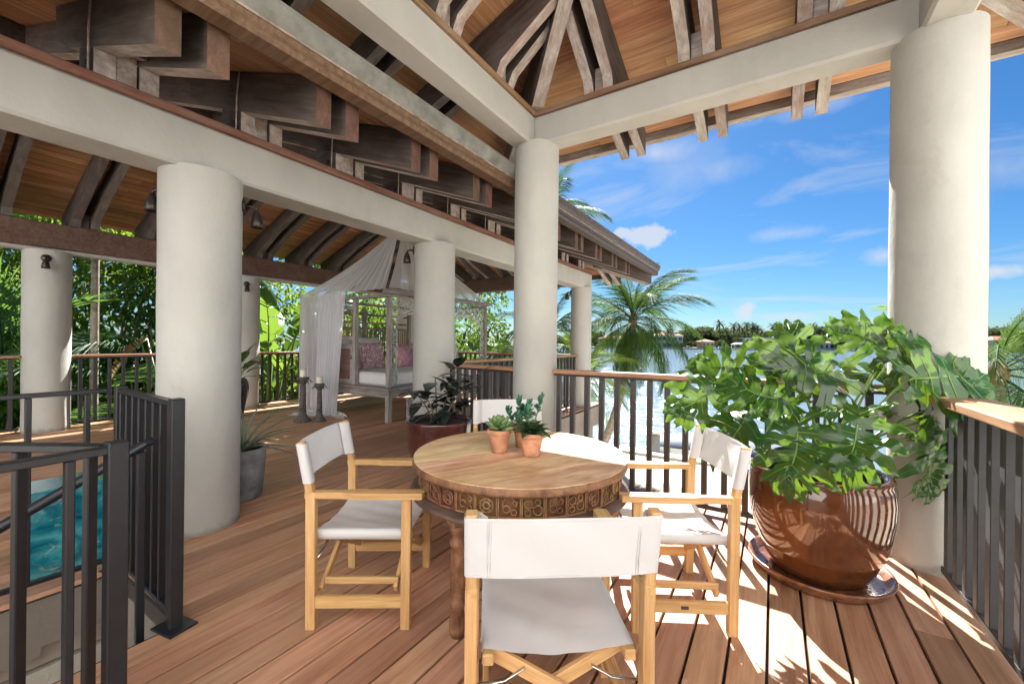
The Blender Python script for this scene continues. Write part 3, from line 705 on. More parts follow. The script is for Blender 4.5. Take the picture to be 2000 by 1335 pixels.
# frames
tail = [(-1.04, bA(-1.04)), (0.35, bA(0.35)), (0.68, bA(0.35) + 0.17), (0.70, tA(0.70)), (-1.04, tA(-1.04))]
midr = [(-0.30, bA(-0.30) + 0.03), (UR - 0.03, cA(UR) - 0.26), (UR - 0.03, cA(UR) - 0.013), (-0.30, tA(-0.30) - 0.004)]
postp = lambda: [(-0.15, zA + 0.054), (0.13, zA + 0.054), (0.13, bA(0.13) - 0.002), (-0.15, bA(-0.15) - 0.002)]
FY = [0.64 + 0.725 * k for k in range(-2, 10)]
for k, y0 in enumerate(FY):
    if y0 > 7.3: continue
    for off in (0.0, 0.19):
        timber_prism('rafter_tail', tail, frA, y0 + off, y0 + off + 0.092, roofA, endedges=(4,))
        timber_prism('post', postp(), frA, y0 + off + 0.001, y0 + off + 0.091, roofA, endedges=(3,), tilt=0.0, endmat='wash')
    b = MB(); b.box(0, 0.26, 0, 0.099, 0, 0.21, 0.004); part('spacer_block', b, M['wash'], roofA, Matrix.Translation(frA(0.11, zA + 0.054, y0 + 0.0955)))
    if y0 < YE - UR - 0.1 or True:
        mm = [p for p in midr]; 
        if y0 > YE - UR:      # jack rafters stop at the hip
            ue = max(0.6, YE - y0); mm = [midr[0], (ue, cA(ue) - 0.26), (ue, cA(ue) - 0.013), midr[3]]
        timber_prism('rafter', mm, frA, y0 + 0.097, y0 + 0.185, roofA)
    if 0 < y0 < 4.5:
        for zz in (0.085, 0.135):
            b = MB(); b.tube([(0, 0, 0), (0, -0.018, 0)], 0.016, 10); part('bolt', b, M['bronze'], roofA, Matrix.Translation(frA(-0.06, zA + zz, y0)))
        b = MB(); b.tube([frA(-0.11, zA + 0.06, y0 - 0.012), frA(-0.12, zA + 0.3, y0 - 0.013), frA(-0.15, tA(-0.15), y0 - 0.012)], 0.006, 6); part('cable_conduit', b, M['wash'], roofA)
# garden side frames: paired knees standing on the timber beam
def knee(u_out, base, zb, cf, uend, eave=True):
    return [(u_out, cf(u_out) - 0.20), (-0.13, cf(-0.13) - 0.22), (-0.13, base), (0.10, base), (0.14, base + 0.10), (0.75, cf(0.75) - 0.24), (uend, cf(uend) - 0.20), (uend, cf(uend) - 0.013), (u_out, cf(u_out) - 0.013)]
for k, y0 in enumerate([1.48 + 0.8 * q for q in range(-3, 8)]):
    if y0 > 7.2: continue
    ue = UR - 0.04 if y0 < YE - UR else max(0.9, YE - y0)
    for off in (0.0, 0.19):
        timber_prism('knee_rafter', knee(-0.45, 2.872, zA, cA, ue), frB, y0 + off, y0 + off + 0.09, roofA, under='greytimber')
    b = MB(); b.box(0, 0.18, 0, 0.096, 0, 0.22, 0.004); part('spacer_block', b, M['timber'], roofA, Matrix.Translation(frB(-0.10, 2.871, y0 + 0.0925)))
# far end tails and the hip rafter to the corner
for xx in (-3.05, -3.75, -4.5, -5.25, -6.0, -6.75, -7.5):
    for off in (0.0, 0.19):
        timber_prism('rafter_tail', tail if xx < -3.6 else [(-1.04, bA(-1.04)), (0.0, bA(0.0)), (0.0, tA(0.0)), (-1.04, tA(-1.04))], frE, xx + off, xx + off + 0.092, roofA, endedges=(4,))
    ue = max(0.8, AXs - xx) if xx > RXs else xx - (2 * RXs - AXs); ue = min(max(0.8, ue), UR)
    timber_prism('knee_rafter', knee(-0.12, 2.806, zA, cA, ue), frE, xx + 0.096, xx + 0.186, roofA, under='greytimber')
r2 = 1 / math.sqrt(2)
frH = frame_map((AX, YE * KA, 0), (-r2, -r2, 0), (r2, -r2, 0), KA, zA, zAb)
hz = lambda u: u * r2
for off in (-0.10, 0.02):
    timber_prism('hip_rafter', [(-1.50, bA(hz(-1.50)) - 0.02), (UR / r2, cA(UR) - 0.34), (UR / r2, cA(UR) - 0.02), (-1.50, tA(hz(-1.50)))], frH, off, off + 0.09, roofA, endedges=(3,))
b = MB(); q0 = frA(UR, cA(UR) - 0.30, NEAR); q1 = frA(UR, cA(UR) - 0.02, YE - UR); b.box(RX - 0.06, RX + 0.06, q0.y, q1.y, q0.z, q1.z, 0.006); part('ridge_beam', b, M['timber'], roofA)

# ---- high roof of the dining terrace
zC = 3.675; bC, tC, cC = roof_funcs(zC)
KC, zCb = 0.943, 3.542
LX, FYC, RXC = -2.205, 3.80, 0.905      # section units
HW = (RXC - LX) / 2
roofC = thing('terrace_roof', ((LX + RXC) / 2 * KC, 1.5, 3.6), 'high hipped terrace roof overhead with orange planks and pale worn rafters', 'roof')
frL = frame_map((LX * KC, 0, 0), (1, 0, 0), (0, 1, 0), KC, zC, zCb); frF = frame_map((0, FYC * KC, 0), (0, -1, 0), (1, 0, 0), KC, zC, zCb); frR = frame_map((RXC * KC, 0, 0), (-1, 0, 0), (0, 1, 0), KC, zC, zCb)
NC = -0.4
slope_planks(roofC, frL, cC, HW, -1.08, lambda u: (NC, FYC - u), 0.14)
slope_planks(roofC, frR, cC, HW, -1.08, lambda u: (NC, FYC - u), 0.14)
slope_planks(roofC, frF, cC, HW, -1.08, lambda u: (LX + u, RXC - u), 0.14)
b = MB(); _c = cA; cA = cC
top_sheet(b, frL, -1.22, HW, (NC, FYC + 1.22), (NC, FYC - HW)); top_sheet(b, frR, -1.22, HW, (NC, FYC + 1.22), (NC, FYC - HW), 0.052)
top_sheet(b, frF, -1.22, HW, (LX - 1.22, RXC + 1.22), (LX + HW, LX + HW), 0.048)
cA = _c
part('shingle_cover', b, M['shingle'], roofC)
ZCC = 3.72 + 0.955
gutter(roofC, frF, ZCC, LX - 1.235, RXC + 1.235, M['wash'], M['darkfascia'])
gutter(roofC, frL, ZCC, NC, FYC + 1.10, M['darkfascia'], M['darkfascia'])
gutter(roofC, frR, ZCC, NC, FYC + 1.10, M['wash'], M['darkfascia'])
for p0, p1 in (((LX * KC, -0.38, zCb + 0.025), (LX * KC, 3.455, zCb + 0.025)), ((RXC * KC, -0.38, zCb + 0.025), (RXC * KC, 3.455, zCb + 0.025))):
    beam('wall_plate', p0, p1, 0.242, 0.044, M['plate'], roofC, 0.003)
beam('wall_plate', (-2.206, FYC * KC, zCb + 0.026), (0.975, FYC * KC, zCb + 0.026), 0.242, 0.044, M['plate'], roofC, 0.003)
def member(ue):
    return [(-1.04, bC(-1.04)), (-0.11, bC(-0.11)), (-0.11, zC + 0.052), (0.11, zC + 0.052), (0.16, zC + 0.16), (min(ue - 0.02, 0.75), cC(min(ue - 0.02, 0.75)) - 0.27), (ue, cC(ue) - 0.22), (ue, cC(ue) - 0.013), (-1.04, tC(-1.04) - 0.004)]
for xx in (-1.55, -0.70, 0.13):
    for off in (0.0, 0.19):
        xm = xx + off + 0.045; ue = min(xm - LX, RXC - xm) - 0.05
        timber_prism('rafter', member(ue), frF, xx + off, xx + off + 0.092, roofC, endedges=(8,))
    b = MB(); b.box(0, 0.088, -0.085, 0.085, 0, 0.22, 0.004); part('spacer_block', b, M['wash'], roofC, Matrix.Translation(frF(0, zC + 0.053, xx + 0.0945)))
for frx in (frL, frR):
    for yy in (2.98, 2.2, 1.38, 0.56, -0.26):
        for off in (0.0, 0.19):
            ue = min(HW - 0.03, FYC - (yy + off + 0.045) - 0.05)
            timber_prism('rafter', member(ue), frx, yy + off, yy + off + 0.092, roofC, endedges=(8,))
        b = MB(); b.box(-0.085, 0.085, 0, 0.088, 0, 0.22, 0.004); part('spacer_block', b, M['wash'], roofC, Matrix.Translation(frx(0, zC + 0.053, yy + 0.0945)))
for (ox, sx) in ((LX, 1), (RXC, -1)):
    frh = frame_map((ox * KC, FYC * KC, 0), (sx * r2, -r2, 0), (r2, sx * r2, 0), KC, zC, zCb)
    timber_prism('hip_rafter', [(-1.52, bC(hz(-1.52)) - 0.02), (-0.05, bC(hz(-0.05)) - 0.03), (0.12, zC + 0.055), (0.25, zC + 0.055), (1.1, cC(hz(1.1)) - 0.31), (HW / r2, cC(HW) - 0.30), (HW / r2, cC(HW) - 0.02), (-1.52, tC(hz(-1.52)))], frh, -0.06, 0.06, roofC, endedges=(7,))
b = MB(); q0 = frL(HW, cC(HW) - 0.30, NC); q1 = frL(HW, cC(HW) - 0.02, FYC - HW); b.box(q0.x - 0.055, q0.x + 0.055, q0.y, q1.y, q0.z, q1.z, 0.006); part('ridge_beam', b, M['timber'], roofC)
# ------------------------------------------------------------------ railings
def railing(label, p0, p1, h=1.07, n=8, capw=0.13, capt=0.038, bw=0.042, bd=0.046, bar='railbrown', capm='cap', z0=0.035, first=0.5, capoff=0.0, group='deck railings with wooden cap', posts=True, name='railing'):
    p0 = Vector((p0[0], p0[1], 0)); p1 = Vector((p1[0], p1[1], 0)); d = p1 - p0; L = d.length; d.normalize()
    side = Vector((-d.y, d.x, 0))
    t = thing(name, (p0 + p1) / 2, label, 'railing', group)
    co = side * capoff
    beam('cap_rail', p0 + co + Vector((0, 0, h - capt / 2)), p1 + co + Vector((0, 0, h - capt / 2)), capw, capt, M[capm], t, 0.006)
    beam('top_bar', p0 + Vector((0, 0, h - capt - 0.012)), p1 + Vector((0, 0, h - capt - 0.012)), bd * 0.9, 0.02, M[bar], t, 0.002)
    beam('bottom_bar', p0 + Vector((0, 0, z0 + 0.02)), p1 + Vector((0, 0, z0 + 0.02)), bd, 0.035, M[bar], t, 0.003)
    for i in range(n):
        q = p0 + d * (L * (i + first) / n)
        beam('baluster', q + Vector((0, 0, z0 + 0.038)), q + Vector((0, 0, h - capt - 0.023)), bd, bw, M[bar], t, 0.003, up=d)
    return t
railing('deck railing between the corner column and the philodendron, bay behind it', (-1.795, 3.60), (0.64, 3.60), n=17, first=0.35, h=1.09)
railing('deck railing along the right edge with a wide pale wooden cap', (0.862, 3.37), (0.862, -1.5), n=36, capw=0.22, capt=0.045, bar='railgray', bw=0.05, bd=0.048, h=1.075)
railing('short deck railing just behind the rubber plant, ending at the corner column', (-3.28, 3.75), (-2.215, 3.60), n=9, h=1.09)
railing('deck railing beyond the corner column at the foot of the daybed side', (AX, 4.0), (AX, 8.05), n=27, h=1.10)
railing('deck railing across the far end of the pavilion behind the daybed arch', (-8.6, 8.32), (-3.76, 8.32), n=32, h=1.09)
railing('garden railing to the left of the lamp column, at the left edge', (BX, -1.6), (BX, 1.13), n=18, h=1.09, bar='railgray')
railing('garden railing between the lamp column and the vase plant column', (BX, 1.65), (BX, 3.78), n=13, h=1.09, bar='railgray')
railing('garden railing behind the candlesticks and the net', (BX, 4.29), (BX, 8.04), n=24, h=1.09)
# stair railings of square dark steel
def steel_rail(label, p0, p1, h, n, bw=0.040, post0=True, post1=True, first=0.5, z0=0.06, botbar=True, pw=0.052):
    p0 = Vector((p0[0], p0[1], 0)); p1 = Vector((p1[0], p1[1], 0)); d = p1 - p0; L = d.length; d.normalize()
    t = thing('stair_railing', (p0 + p1) / 2, label, 'railing', 'dark steel stair railings')
    beam('top_bar', p0 + Vector((0, 0, h - 0.016)), p1 + Vector((0, 0, h - 0.016)), 0.042, 0.024, M['iron'], t, 0.003)
    if botbar: beam('bottom_bar', p0 + Vector((0, 0, z0 + 0.012)), p1 + Vector((0, 0, z0 + 0.012)), 0.034, 0.022, M['ironblk'], t, 0.003)
    for i in range(n):
        q = p0 + d * (L * (i + first) / n)
        beam('baluster', q + Vector((0, 0, z0 + 0.024 if botbar else 0.0)), q + Vector((0, 0, h - 0.029)), bw, bw * 0.62, M['iron'], t, 0.003, up=d)
    for on, q in ((post0, p0), (post1, p1)):
        if on:
            beam('post', q + Vector((0, 0, 0.0)), q + Vector((0, 0, h + 0.008)), pw, pw, M['iron'], t, 0.004, up=d)
            b = MB(); b.box(-0.075, 0.075, -0.06, 0.06, 0.001, 0.012, 0.003); part('base_plate', b, M['ironblk'], t, Matrix.Translation(q) @ Matrix.Rotation(math.atan2(d.y, d.x) + 0.2, 4, 'Z'))
    return t
steel_rail('dark steel stair railing ending at a post beside the thick column', (-3.20, 0.79), (-2.35, 0.775), 1.062, 8, bw=0.036)
steel_rail('dark steel stair railing on the far side of the stair opening', (-3.25, -1.2), (-3.235, 0.74), 1.062, 9, bw=0.036, post1=False, first=0.62)
steel_rail('nearest dark steel stair railing, running out at the bottom left', (-1.80, 0.435), (-1.74, -0.9), 1.006, 9, bw=0.034, first=0.72)
steel_rail('dark steel stair railing branching left from the nearest post', (-1.835, 0.415), (-2.62, -0.08), 1.006, 4, bw=0.034, post0=False, first=0.20)
# sloping pipe handrail
t = thing('handrail', (-2.5, 0.4, 0), 'black round pipe handrail sloping down into the stair opening', 'handrail')
b = MB(); b.tube([(-2.5, 0.735, 0.862), (-2.5, 0.70, 0.848), (-2.5, 0.28, 0.62), (-2.5, -0.6, 0.14)], 0.021, 14); part('rail_pipe', b, M['ironblk'], t)
for yy, zt in ((0.69, 0.835), (0.515, 0.74), (-0.2, 0.35)):
    beam('support', (-2.5, yy, -0.6), (-2.5, yy, zt - 0.02), 0.03, 0.03, M['ironblk'], t, 0.003, up=(0, 1, 0))
# teal block standing against the far side of the opening
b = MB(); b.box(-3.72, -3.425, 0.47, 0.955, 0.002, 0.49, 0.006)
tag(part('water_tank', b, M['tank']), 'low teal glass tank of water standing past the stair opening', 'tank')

# ------------------------------------------------------------------ wall lamps
def wall_lamp(pos, ang, label, tilt=0.0):
    # pos on the column surface, ang = outward direction in plan
    t = thing('wall_lamp', pos, label, 'lamp', 'bronze wall lamps on the columns', rz=ang)
    Mw = WM[t.name]
    b = MB(); b.lathe([(0.0, 0.0), (0.052, 0.0), (0.055, 0.008), (0.050, 0.018), (0.0, 0.020)], 24)
    part('mount_plate', b, M['bronze'], t, Mw @ Matrix.Rotation(PI / 2, 4, 'Y'))
    b = MB(); b.tube([(0.015, 0, 0), (0.06, 0, 0.004), (0.085, 0, -0.004), (0.092, 0, -0.03)], 0.011, 10); part('arm', b, M['bronze'], t, Mw)
    b = MB(); b.lathe([(0.0, 0.02), (0.014, 0.018), (0.022, 0.0), (0.034, -0.03), (0.042, -0.07), (0.046, -0.11), (0.043, -0.112), (0.036, -0.07), (0.0, -0.03)], 22)
    part('shade', b, M['bronze'], t, Mw @ Matrix.Translation((0.093, 0, -0.04)) @ Matrix.Rotation(tilt, 4, 'Y'))
    return t
def on_col(cx, cy, r, ang, z): return (cx + (r - 0.002) * math.cos(ang), cy + (r - 0.002) * math.sin(ang), z)
for cx, cy, r, ad, z, lab in ((AX, 1.302, 0.250, 217, 2.42, 'bronze bell shaped wall lamp on the left side of the thick column'),
                              (AX, 1.302, 0.250, 62, 2.36, 'bronze bell shaped wall lamp peeking out right of the thick column'),
                              (AX, 3.743, 0.247, 215, 2.46, 'bronze wall lamp on the column behind the rubber plant'),
                              (BX, 1.389, 0.247, -12, 2.46, 'small black wall lamp on the garden side column at the left'),
                              (BX, 4.036, 0.247, -20, 2.42, 'small black wall lamp on the half hidden garden side column'),
                              (AX + 0.02, 8.28, 0.221, 200, 2.44, 'tiny dark wall lamp on the farthest column')):
    a = rad(ad); wall_lamp(on_col(cx, cy, r, a, z), a, lab)
# ------------------------------------------------------------------ director chairs
def make_chair():
    # faces +Y, origin on the floor at the centre; outer width 0.56, depth 0.47
    t = thing('director_chair', (0, 0, 0), 'x', 'chair', 'white canvas director chairs round the table')
    W, D, p = 0.565, 0.48, 0.036
    xs = W / 2 - 0.02; yr, yf = -D / 2 + 0.02, D / 2 - 0.02
    wd = M['chair']
    for sx in (-1, 1):
        x = sx * xs
        beam('rear_leg', (x, yr, 0), (x, yr - 0.005, 0.64), p, 0.044, wd, t, 0.003, up=(0, 1, 0))
        beam('front_leg', (x, yf, 0), (x, yf, 0.612), p, 0.044, wd, t, 0.003, up=(0, 1, 0))
        # arm: broad plank that narrows at the rear
        b = MB(); poly = [(yr - 0.03, 0.016), (yr - 0.03, -0.016), (yr + 0.14, -0.017), (yr + 0.19, -0.029), (yf + 0.075, -0.029), (yf + 0.085, 0.0), (yf + 0.075, 0.029), (yr + 0.19, 0.029), (yr + 0.14, 0.018)]
        b.prism(poly, lambda a, c, s: (a, c, s), 0.0, 0.030)
        part('arm', b, wd, t, Matrix(((0, -1, 0, x), (1, 0, 0, 0), (0, 0, 1, 0.612), (0, 0, 0, 1))), fix=True)
        beam('back_post', (x, yr - 0.010, 0.638), (x, yr - 0.055, 0.872), 0.034, 0.034, wd, t, 0.003, up=(0, 1, 0))
        beam('side_rail', (x, yr, 0.125), (x, yf, 0.125), 0.022, 0.056, wd, t, 0.003)
        beam('seat_rail', (sx * (xs - 0.050), yr - 0.01, 0.4205), (sx * (xs - 0.050), yf + 0.02, 0.4205), 0.034, 0.034, wd, t, 0.004)
    # crossed leg frames, front and rear, pinned at the foot rails and seat rails
    for y, o in ((yr + 0.045, 0.0), (yf - 0.045, 0.0)):
        for sx in (-1, 1):
            yy = y + (0.011 if sx > 0 else -0.011)
            beam('cross_brace', (-sx * (xs - 0.030), yy, 0.165), (sx * (xs - 0.055), yy, 0.420), 0.020, 0.042, wd, t, 0.003, up=(0, 0, 1))
        b = MB(); b.tube([(0, y - 0.03, 0.293), (0, y + 0.03, 0.293)], 0.007, 10); part('pivot_pin', b, M['steel'], t)
    beam('foot_bar', (-(xs - 0.045), yr + 0.045, 0.20), (-(xs - 0.045), yf - 0.045, 0.20), 0.02, 0.032, wd, t, 0.003)
    beam('foot_bar', ((xs - 0.045), yr + 0.045, 0.20), ((xs - 0.045), yf - 0.045, 0.20), 0.02, 0.032, wd, t, 0.003)
    for sx in (-1, 1):
        for y in (yr + 0.02, yf - 0.02):
            b = MB(); b.tube([(sx * (xs - 0.012), y, 0.325), (sx * (xs - 0.10), y, 0.338), (sx * (xs - 0.16), y, 0.375)], 0.0075, 6, flat=0.4); part('folding_strut', b, M['steel'], t)
        for y in (yr, yf):
            b = MB(); b.tube([(sx * xs, y - 0.024, 0.30), (sx * xs, y - 0.019, 0.30)], 0.008, 10); part('screw', b, M['steel'], t)
    # seat canvas: hangs between the seat rails with a hem that wraps each rail
    b = MB(); n = 26; mrow = 16; vs = []; fs = []
    prof = []
    xr = xs - 0.050
    prof += [(-xr + 0.012, 0.398), (-xr - 0.019, 0.402), (-xr - 0.021, 0.43), (-xr - 0.014, 0.4455)]
    for i in range(n + 1):
        q = -xr + 0.005 + (2 * xr - 0.010) * i / n
        prof.append((q, 0.4455 - 0.022 * (1 - (q / xr) ** 2)))
    prof += [(xr + 0.014, 0.4455), (xr + 0.021, 0.43), (xr + 0.019, 0.402), (xr - 0.012, 0.398)]
    for j in range(mrow + 1):
        y = yr + 0.005 + (yf - yr + 0.005) * j / mrow
        for (x, z) in prof: vs.append((x, y, z + (0.0022 * math.sin(34 * y + 16 * x) + 0.0016 * math.sin(57 * x - 23 * y + 1)) * max(0.0, 1 - (x / (xr - 0.015)) ** 4) - 0.005 * (1 - (2 * j / mrow - 1) ** 2) * max(0.0, 1 - (x / (xr - 0.015)) ** 2)))
    k = len(prof)
    for j in range(mrow):
        for i in range(k - 1): fs.append((j * k + i, j * k + i + 1, (j + 1) * k + i + 1, (j + 1) * k + i))
    b.add(vs, fs, 0, True)
    # thickness edge at front and rear
    part('seat_canvas', b, M['canvas'], t)
    # back canvas: a band wrapped round both posts, slightly bowed back
    b = MB(); vs = []; fs = []; rows = 14
    loop = []
    def post_y(z): return yr - 0.010 - 0.045 * (z - 0.638) / 0.234
    nf = 34
    for j in range(rows + 1):
        z = 0.682 + 0.183 * j / rows
        py = post_y(z); ring = []
        for i in range(nf + 1):
            q = -xs + 2 * xs * i / nf
            edge = max(0.0, 1 - (1 - abs(q) / xs) / 0.35)
            cr = (0.0022 * math.sin(70 * (z - 0.77) + 22 * abs(q)) * edge + 0.0018 * math.sin(19 * q + 30 * z)) * (1 - (abs(q) / xs) ** 8)
            ring.append((q, py - 0.021 - 0.020 * (1 - (q / xs) ** 2) + cr, z + 0.004 * math.sin(PI * i / nf)))
        ring += [(xs + 0.016, py - 0.020, z), (xs + 0.0205, py - 0.010, z), (xs + 0.0205, py + 0.012, z), (xs + 0.012, py + 0.0205, z), (xs - 0.022, py + 0.0205, z), (xs - 0.045, py - 0.012 - 0.004, z)]
        ring += [(-xs + 0.045, py - 0.016, z), (-xs + 0.022, py + 0.0205, z), (-xs - 0.012, py + 0.0205, z), (-xs - 0.0205, py + 0.012, z), (-xs - 0.0205, py - 0.010, z), (-xs - 0.016, py - 0.020, z)]
        loop.append(ring)
    k = len(loop[0])
    for r in loop: vs += r
    for j in range(rows):
        for i in range(k):
            if i == nf + 6: continue
            i2 = (i + 1) % k; fs.append((j * k + i, j * k + i2, (j + 1) * k + i2, (j + 1) * k + i))
    b.add(vs, fs, 0, True)
    bc = part('back_canvas', b, M['canvas'], t)
    b = MB()
    for sx in (-1, 1):
        for dx in (0.046, 0.053):
            b.tube([(sx * (xs - dx), post_y(z) - 0.0215 - 0.020 * (1 - ((xs - dx) / xs) ** 2), z) for z in (0.684, 0.745, 0.805, 0.864)], 0.0012, 5)
    for z in (0.689, 0.858):
        b.tube([(-xs + 2 * xs * i / 24, post_y(z) - 0.0215 - 0.020 * (1 - ((-xs + 2 * xs * i / 24) / xs) ** 2), z + 0.004 * math.sin(PI * i / 24)) for i in range(25)], 0.0011, 5)
    part('stitching', b, M['canvas'], bc)
    return t
proto = make_chair()
def chair_at(x, y, fx, fy, label, i):
    a = math.atan2(fy, fx) - PI / 2
    Mx = Matrix.Translation((x, y, 0)) @ Matrix.Rotation(a, 4, 'Z')
    if i == 0:
        proto.matrix_basis = Mx; proto['label'] = label
        return proto
    return copy_tree(proto, Mx, label)
chair_list = [(-1.777, 1.462, 0.832, 0.555, 'director chair with white canvas on the left of the table'),
              (-0.470, 2.280, -0.868, -0.497, 'director chair with white canvas right of the table, beside the big pot'),
              (-0.655, 1.285, -0.587, 0.81, 'nearest director chair, seen from behind its white canvas back'),
              (-1.690, 2.630, 0.597, -0.802, 'director chair across the table, only its white back shows')]
# copies first (the source stays at the origin until the end)
for i in (1, 2, 3):
    c_ = chair_at(*chair_list[i], i)
    if i == 1:
        b = MB(); b.box(-0.2765, -0.2742, -0.017, 0.017, 0.118, 0.133, 0.0006); part('maker_plate', b, M['railbrown'], c_, WM[c_.name])
chair_at(*chair_list[0], 0)

# ------------------------------------------------------------------ round carved table
TX, TY, TZ, TR = -1.146, 1.887, 0.76, 0.556
t = thing('round_table', (TX, TY, 0), 'round wooden table with carved apron and turned legs', 'table', rz=rad(64))
Mt = WM[t.name]
edges = [-TR, -0.345, -0.125, 0.075, 0.29, TR]
for i in range(5):
    y0, y1 = edges[i] + 0.0018, edges[i + 1] - 0.0018
    pts = []
    def arc(y): return math.sqrt(max(0.0, TR * TR - y * y))
    ns = 14
    lo = [(-arc(y0 + (y1 - y0) * k / ns), y0 + (y1 - y0) * k / ns) for k in range(ns + 1)]
    hi = [(arc(y0 + (y1 - y0) * k / ns), y0 + (y1 - y0) * k / ns) for k in range(ns + 1)][::-1]
    poly = lo + hi
    ded = []
    for p in poly:
        if not ded or (abs(p[0] - ded[-1][0]) + abs(p[1] - ded[-1][1])) > 1e-4: ded.append(p)
    b = MB(); b.prism(ded, lambda a, c, s: (a, c, s), TZ - 0.030, TZ - rng.uniform(0, 0.0008))
    part('top_plank', b, M['tabletop'], t, Mt, fix=True)
b = MB(); b.lathe([(TR - 0.02, 0.720), (TR + 0.003, 0.722), (TR + 0.006, 0.731), (TR + 0.003, 0.752), (TR - 0.001, 0.757), (TR - 0.004, 0.7575)], 96); part('edge_band', b, M['tablewood'], t, Mt)
b = MB(); b.lathe([(TR - 0.06, 0.605), (TR - 0.032, 0.606), (TR - 0.032, 0.722), (TR - 0.02, 0.724)], 96); part('apron', b, M['tablewood'], t, Mt)
b = MB(); b.lathe([(TR - 0.07, 0.585), (TR - 0.005, 0.583), (TR + 0.013, 0.592), (TR + 0.015, 0.602), (TR + 0.004, 0.612), (TR - 0.028, 0.620), (TR - 0.034, 0.620)], 96); part('lower_rim', b, M['tablerim'], t, Mt)
# carved panels round the apron: raised frame, a scroll and a rosette in relief
def carved_panel(kind):
    b = MB(); w, h = 0.096, 0.092
    for z in (-h / 2, h / 2 - 0.006): b.box(-0.002, 0.007, -w / 2, w / 2, z, z + 0.006)
    for y in (-w / 2, w / 2 - 0.005): b.box(-0.002, 0.007, y, y + 0.005, -h / 2 + 0.006, h / 2 - 0.006)
    def ring(cy, cz, r, tr, n=12, a0=0, a1=2 * PI):
        pts = [(0.002, cy + r * math.cos(a0 + (a1 - a0) * k / n), cz + r * math.sin(a0 + (a1 - a0) * k / n)) for k in range(n + 1)]
        b.tube(pts, tr, 4, cap=False)
    if kind == 0:
        ring(-0.020, 0.014, 0.017, 0.0035); ring(0.020, -0.012, 0.019, 0.0035); ring(0.020, 0.022, 0.012, 0.003); ring(-0.022, -0.022, 0.013, 0.003)
        b.lathe([(0.007, 0), (0.004, 0.004), (0.0, 0.005)], 8, mi=0)
    elif kind == 1:
        ring(0, 0, 0.030, 0.0035, 14); ring(0, 0, 0.014, 0.004, 10)
        for k in range(6): ring(0.022 * math.cos(k * PI / 3), 0.022 * math.sin(k * PI / 3), 0.006, 0.0028, 6)
    else:
        ring(0, 0.012, 0.028, 0.0035, 10, -0.3, PI + 0.3); ring(-0.012, -0.008, 0.015, 0.0035, 10); ring(0.018, -0.02, 0.012, 0.003, 8); ring(0.024, 0.018, 0.010, 0.003, 8)
    return b.mesh('carved_panel', M['tablewood'])
cps = [carved_panel(k) for k in range(3)]
NP = 34
for k in range(NP):
    a = 2 * PI * k / NP
    place('carved_panel', cps[(k * 7 + k // 3) % 3], t, Mt @ Matrix.Rotation(a, 4, 'Z') @ Matrix.Translation((TR - 0.0315, 0, 0.670)))
# turned legs
prof = [(0.0, 0.0), (0.030, 0.0), (0.036, 0.03), (0.038, 0.06), (0.033, 0.10), (0.028, 0.125), (0.036, 0.14), (0.038, 0.155), (0.030, 0.17), (0.034, 0.20), (0.036, 0.30), (0.033, 0.38), (0.028, 0.40), (0.037, 0.415), (0.040, 0.43), (0.030, 0.445), (0.026, 0.46), (0.038, 0.48), (0.040, 0.50), (0.034, 0.515)]
for k in range(4):
    a = rad(-163 - 0) + k * PI / 2
    Ml = Mt @ Matrix.Translation((0.43 * math.cos(a), 0.43 * math.sin(a), 0))
    b = MB(); b.lathe(prof, 20, wob=lambda an, z: 0.05 * math.cos(10 * an) if 0.19 < z < 0.39 else 0)
    lg = part('leg', b, M['tablewood'], t, Ml)
    b = MB(); b.box(-0.042, 0.042, -0.042, 0.042, 0.512, 0.60, 0.004); part('leg_block', b, M['tablewood'], lg, Ml)

# ------------------------------------------------------------------ small leaf makers
def blade(b, base, direction, up, L, W, fold=0.15, droop=0.25, n=5, mi=0, tip=0.0, shape='ellipse', thick=0.0, twist=0.0):
    # a leaf blade as a folded strip pair, from base along direction
    d = Vector(direction).normalized(); u = Vector(up); u = (u - d * u.dot(d)); u = u.normalized() if u.length > 1e-5 else d.orthogonal().normalized()
    s = d.cross(u)
    base = Vector(base); vs = []; fs = []
    for i in range(n + 1):
        q = i / n
        if shape == 'ellipse': w = W * math.sin(PI * min(1, 0.04 + 0.96 * q) ** 0.85) if 0 < i < n else W * (0.10 if i == 0 else 0.0)
        elif shape == 'strap': w = W * (1 - q ** 2.2) + 0.0005
        else: w = W * (0.25 + 1.9 * q if q < 0.35 else 0.93 * (1 - ((q - 0.35) / 0.65) ** 2.3)) if i < n else 0
        c = base + d * (L * q) - u * (droop * L * q * q)
        c0 = c - u * 0.0
        sv = (s * math.cos(twist * q) + u * math.sin(twist * q))
        vs += [c + sv * (w / 2) + u * (fold * w), c0 - u * thick, c - sv * (w / 2) + u * (fold * w)]
    for i in range(n):
        o = i * 3
        fs += [(o, o + 1, o + 4, o + 3), (o + 1, o + 2, o + 5, o + 4)]
    b.add(vs, fs, mi, True)

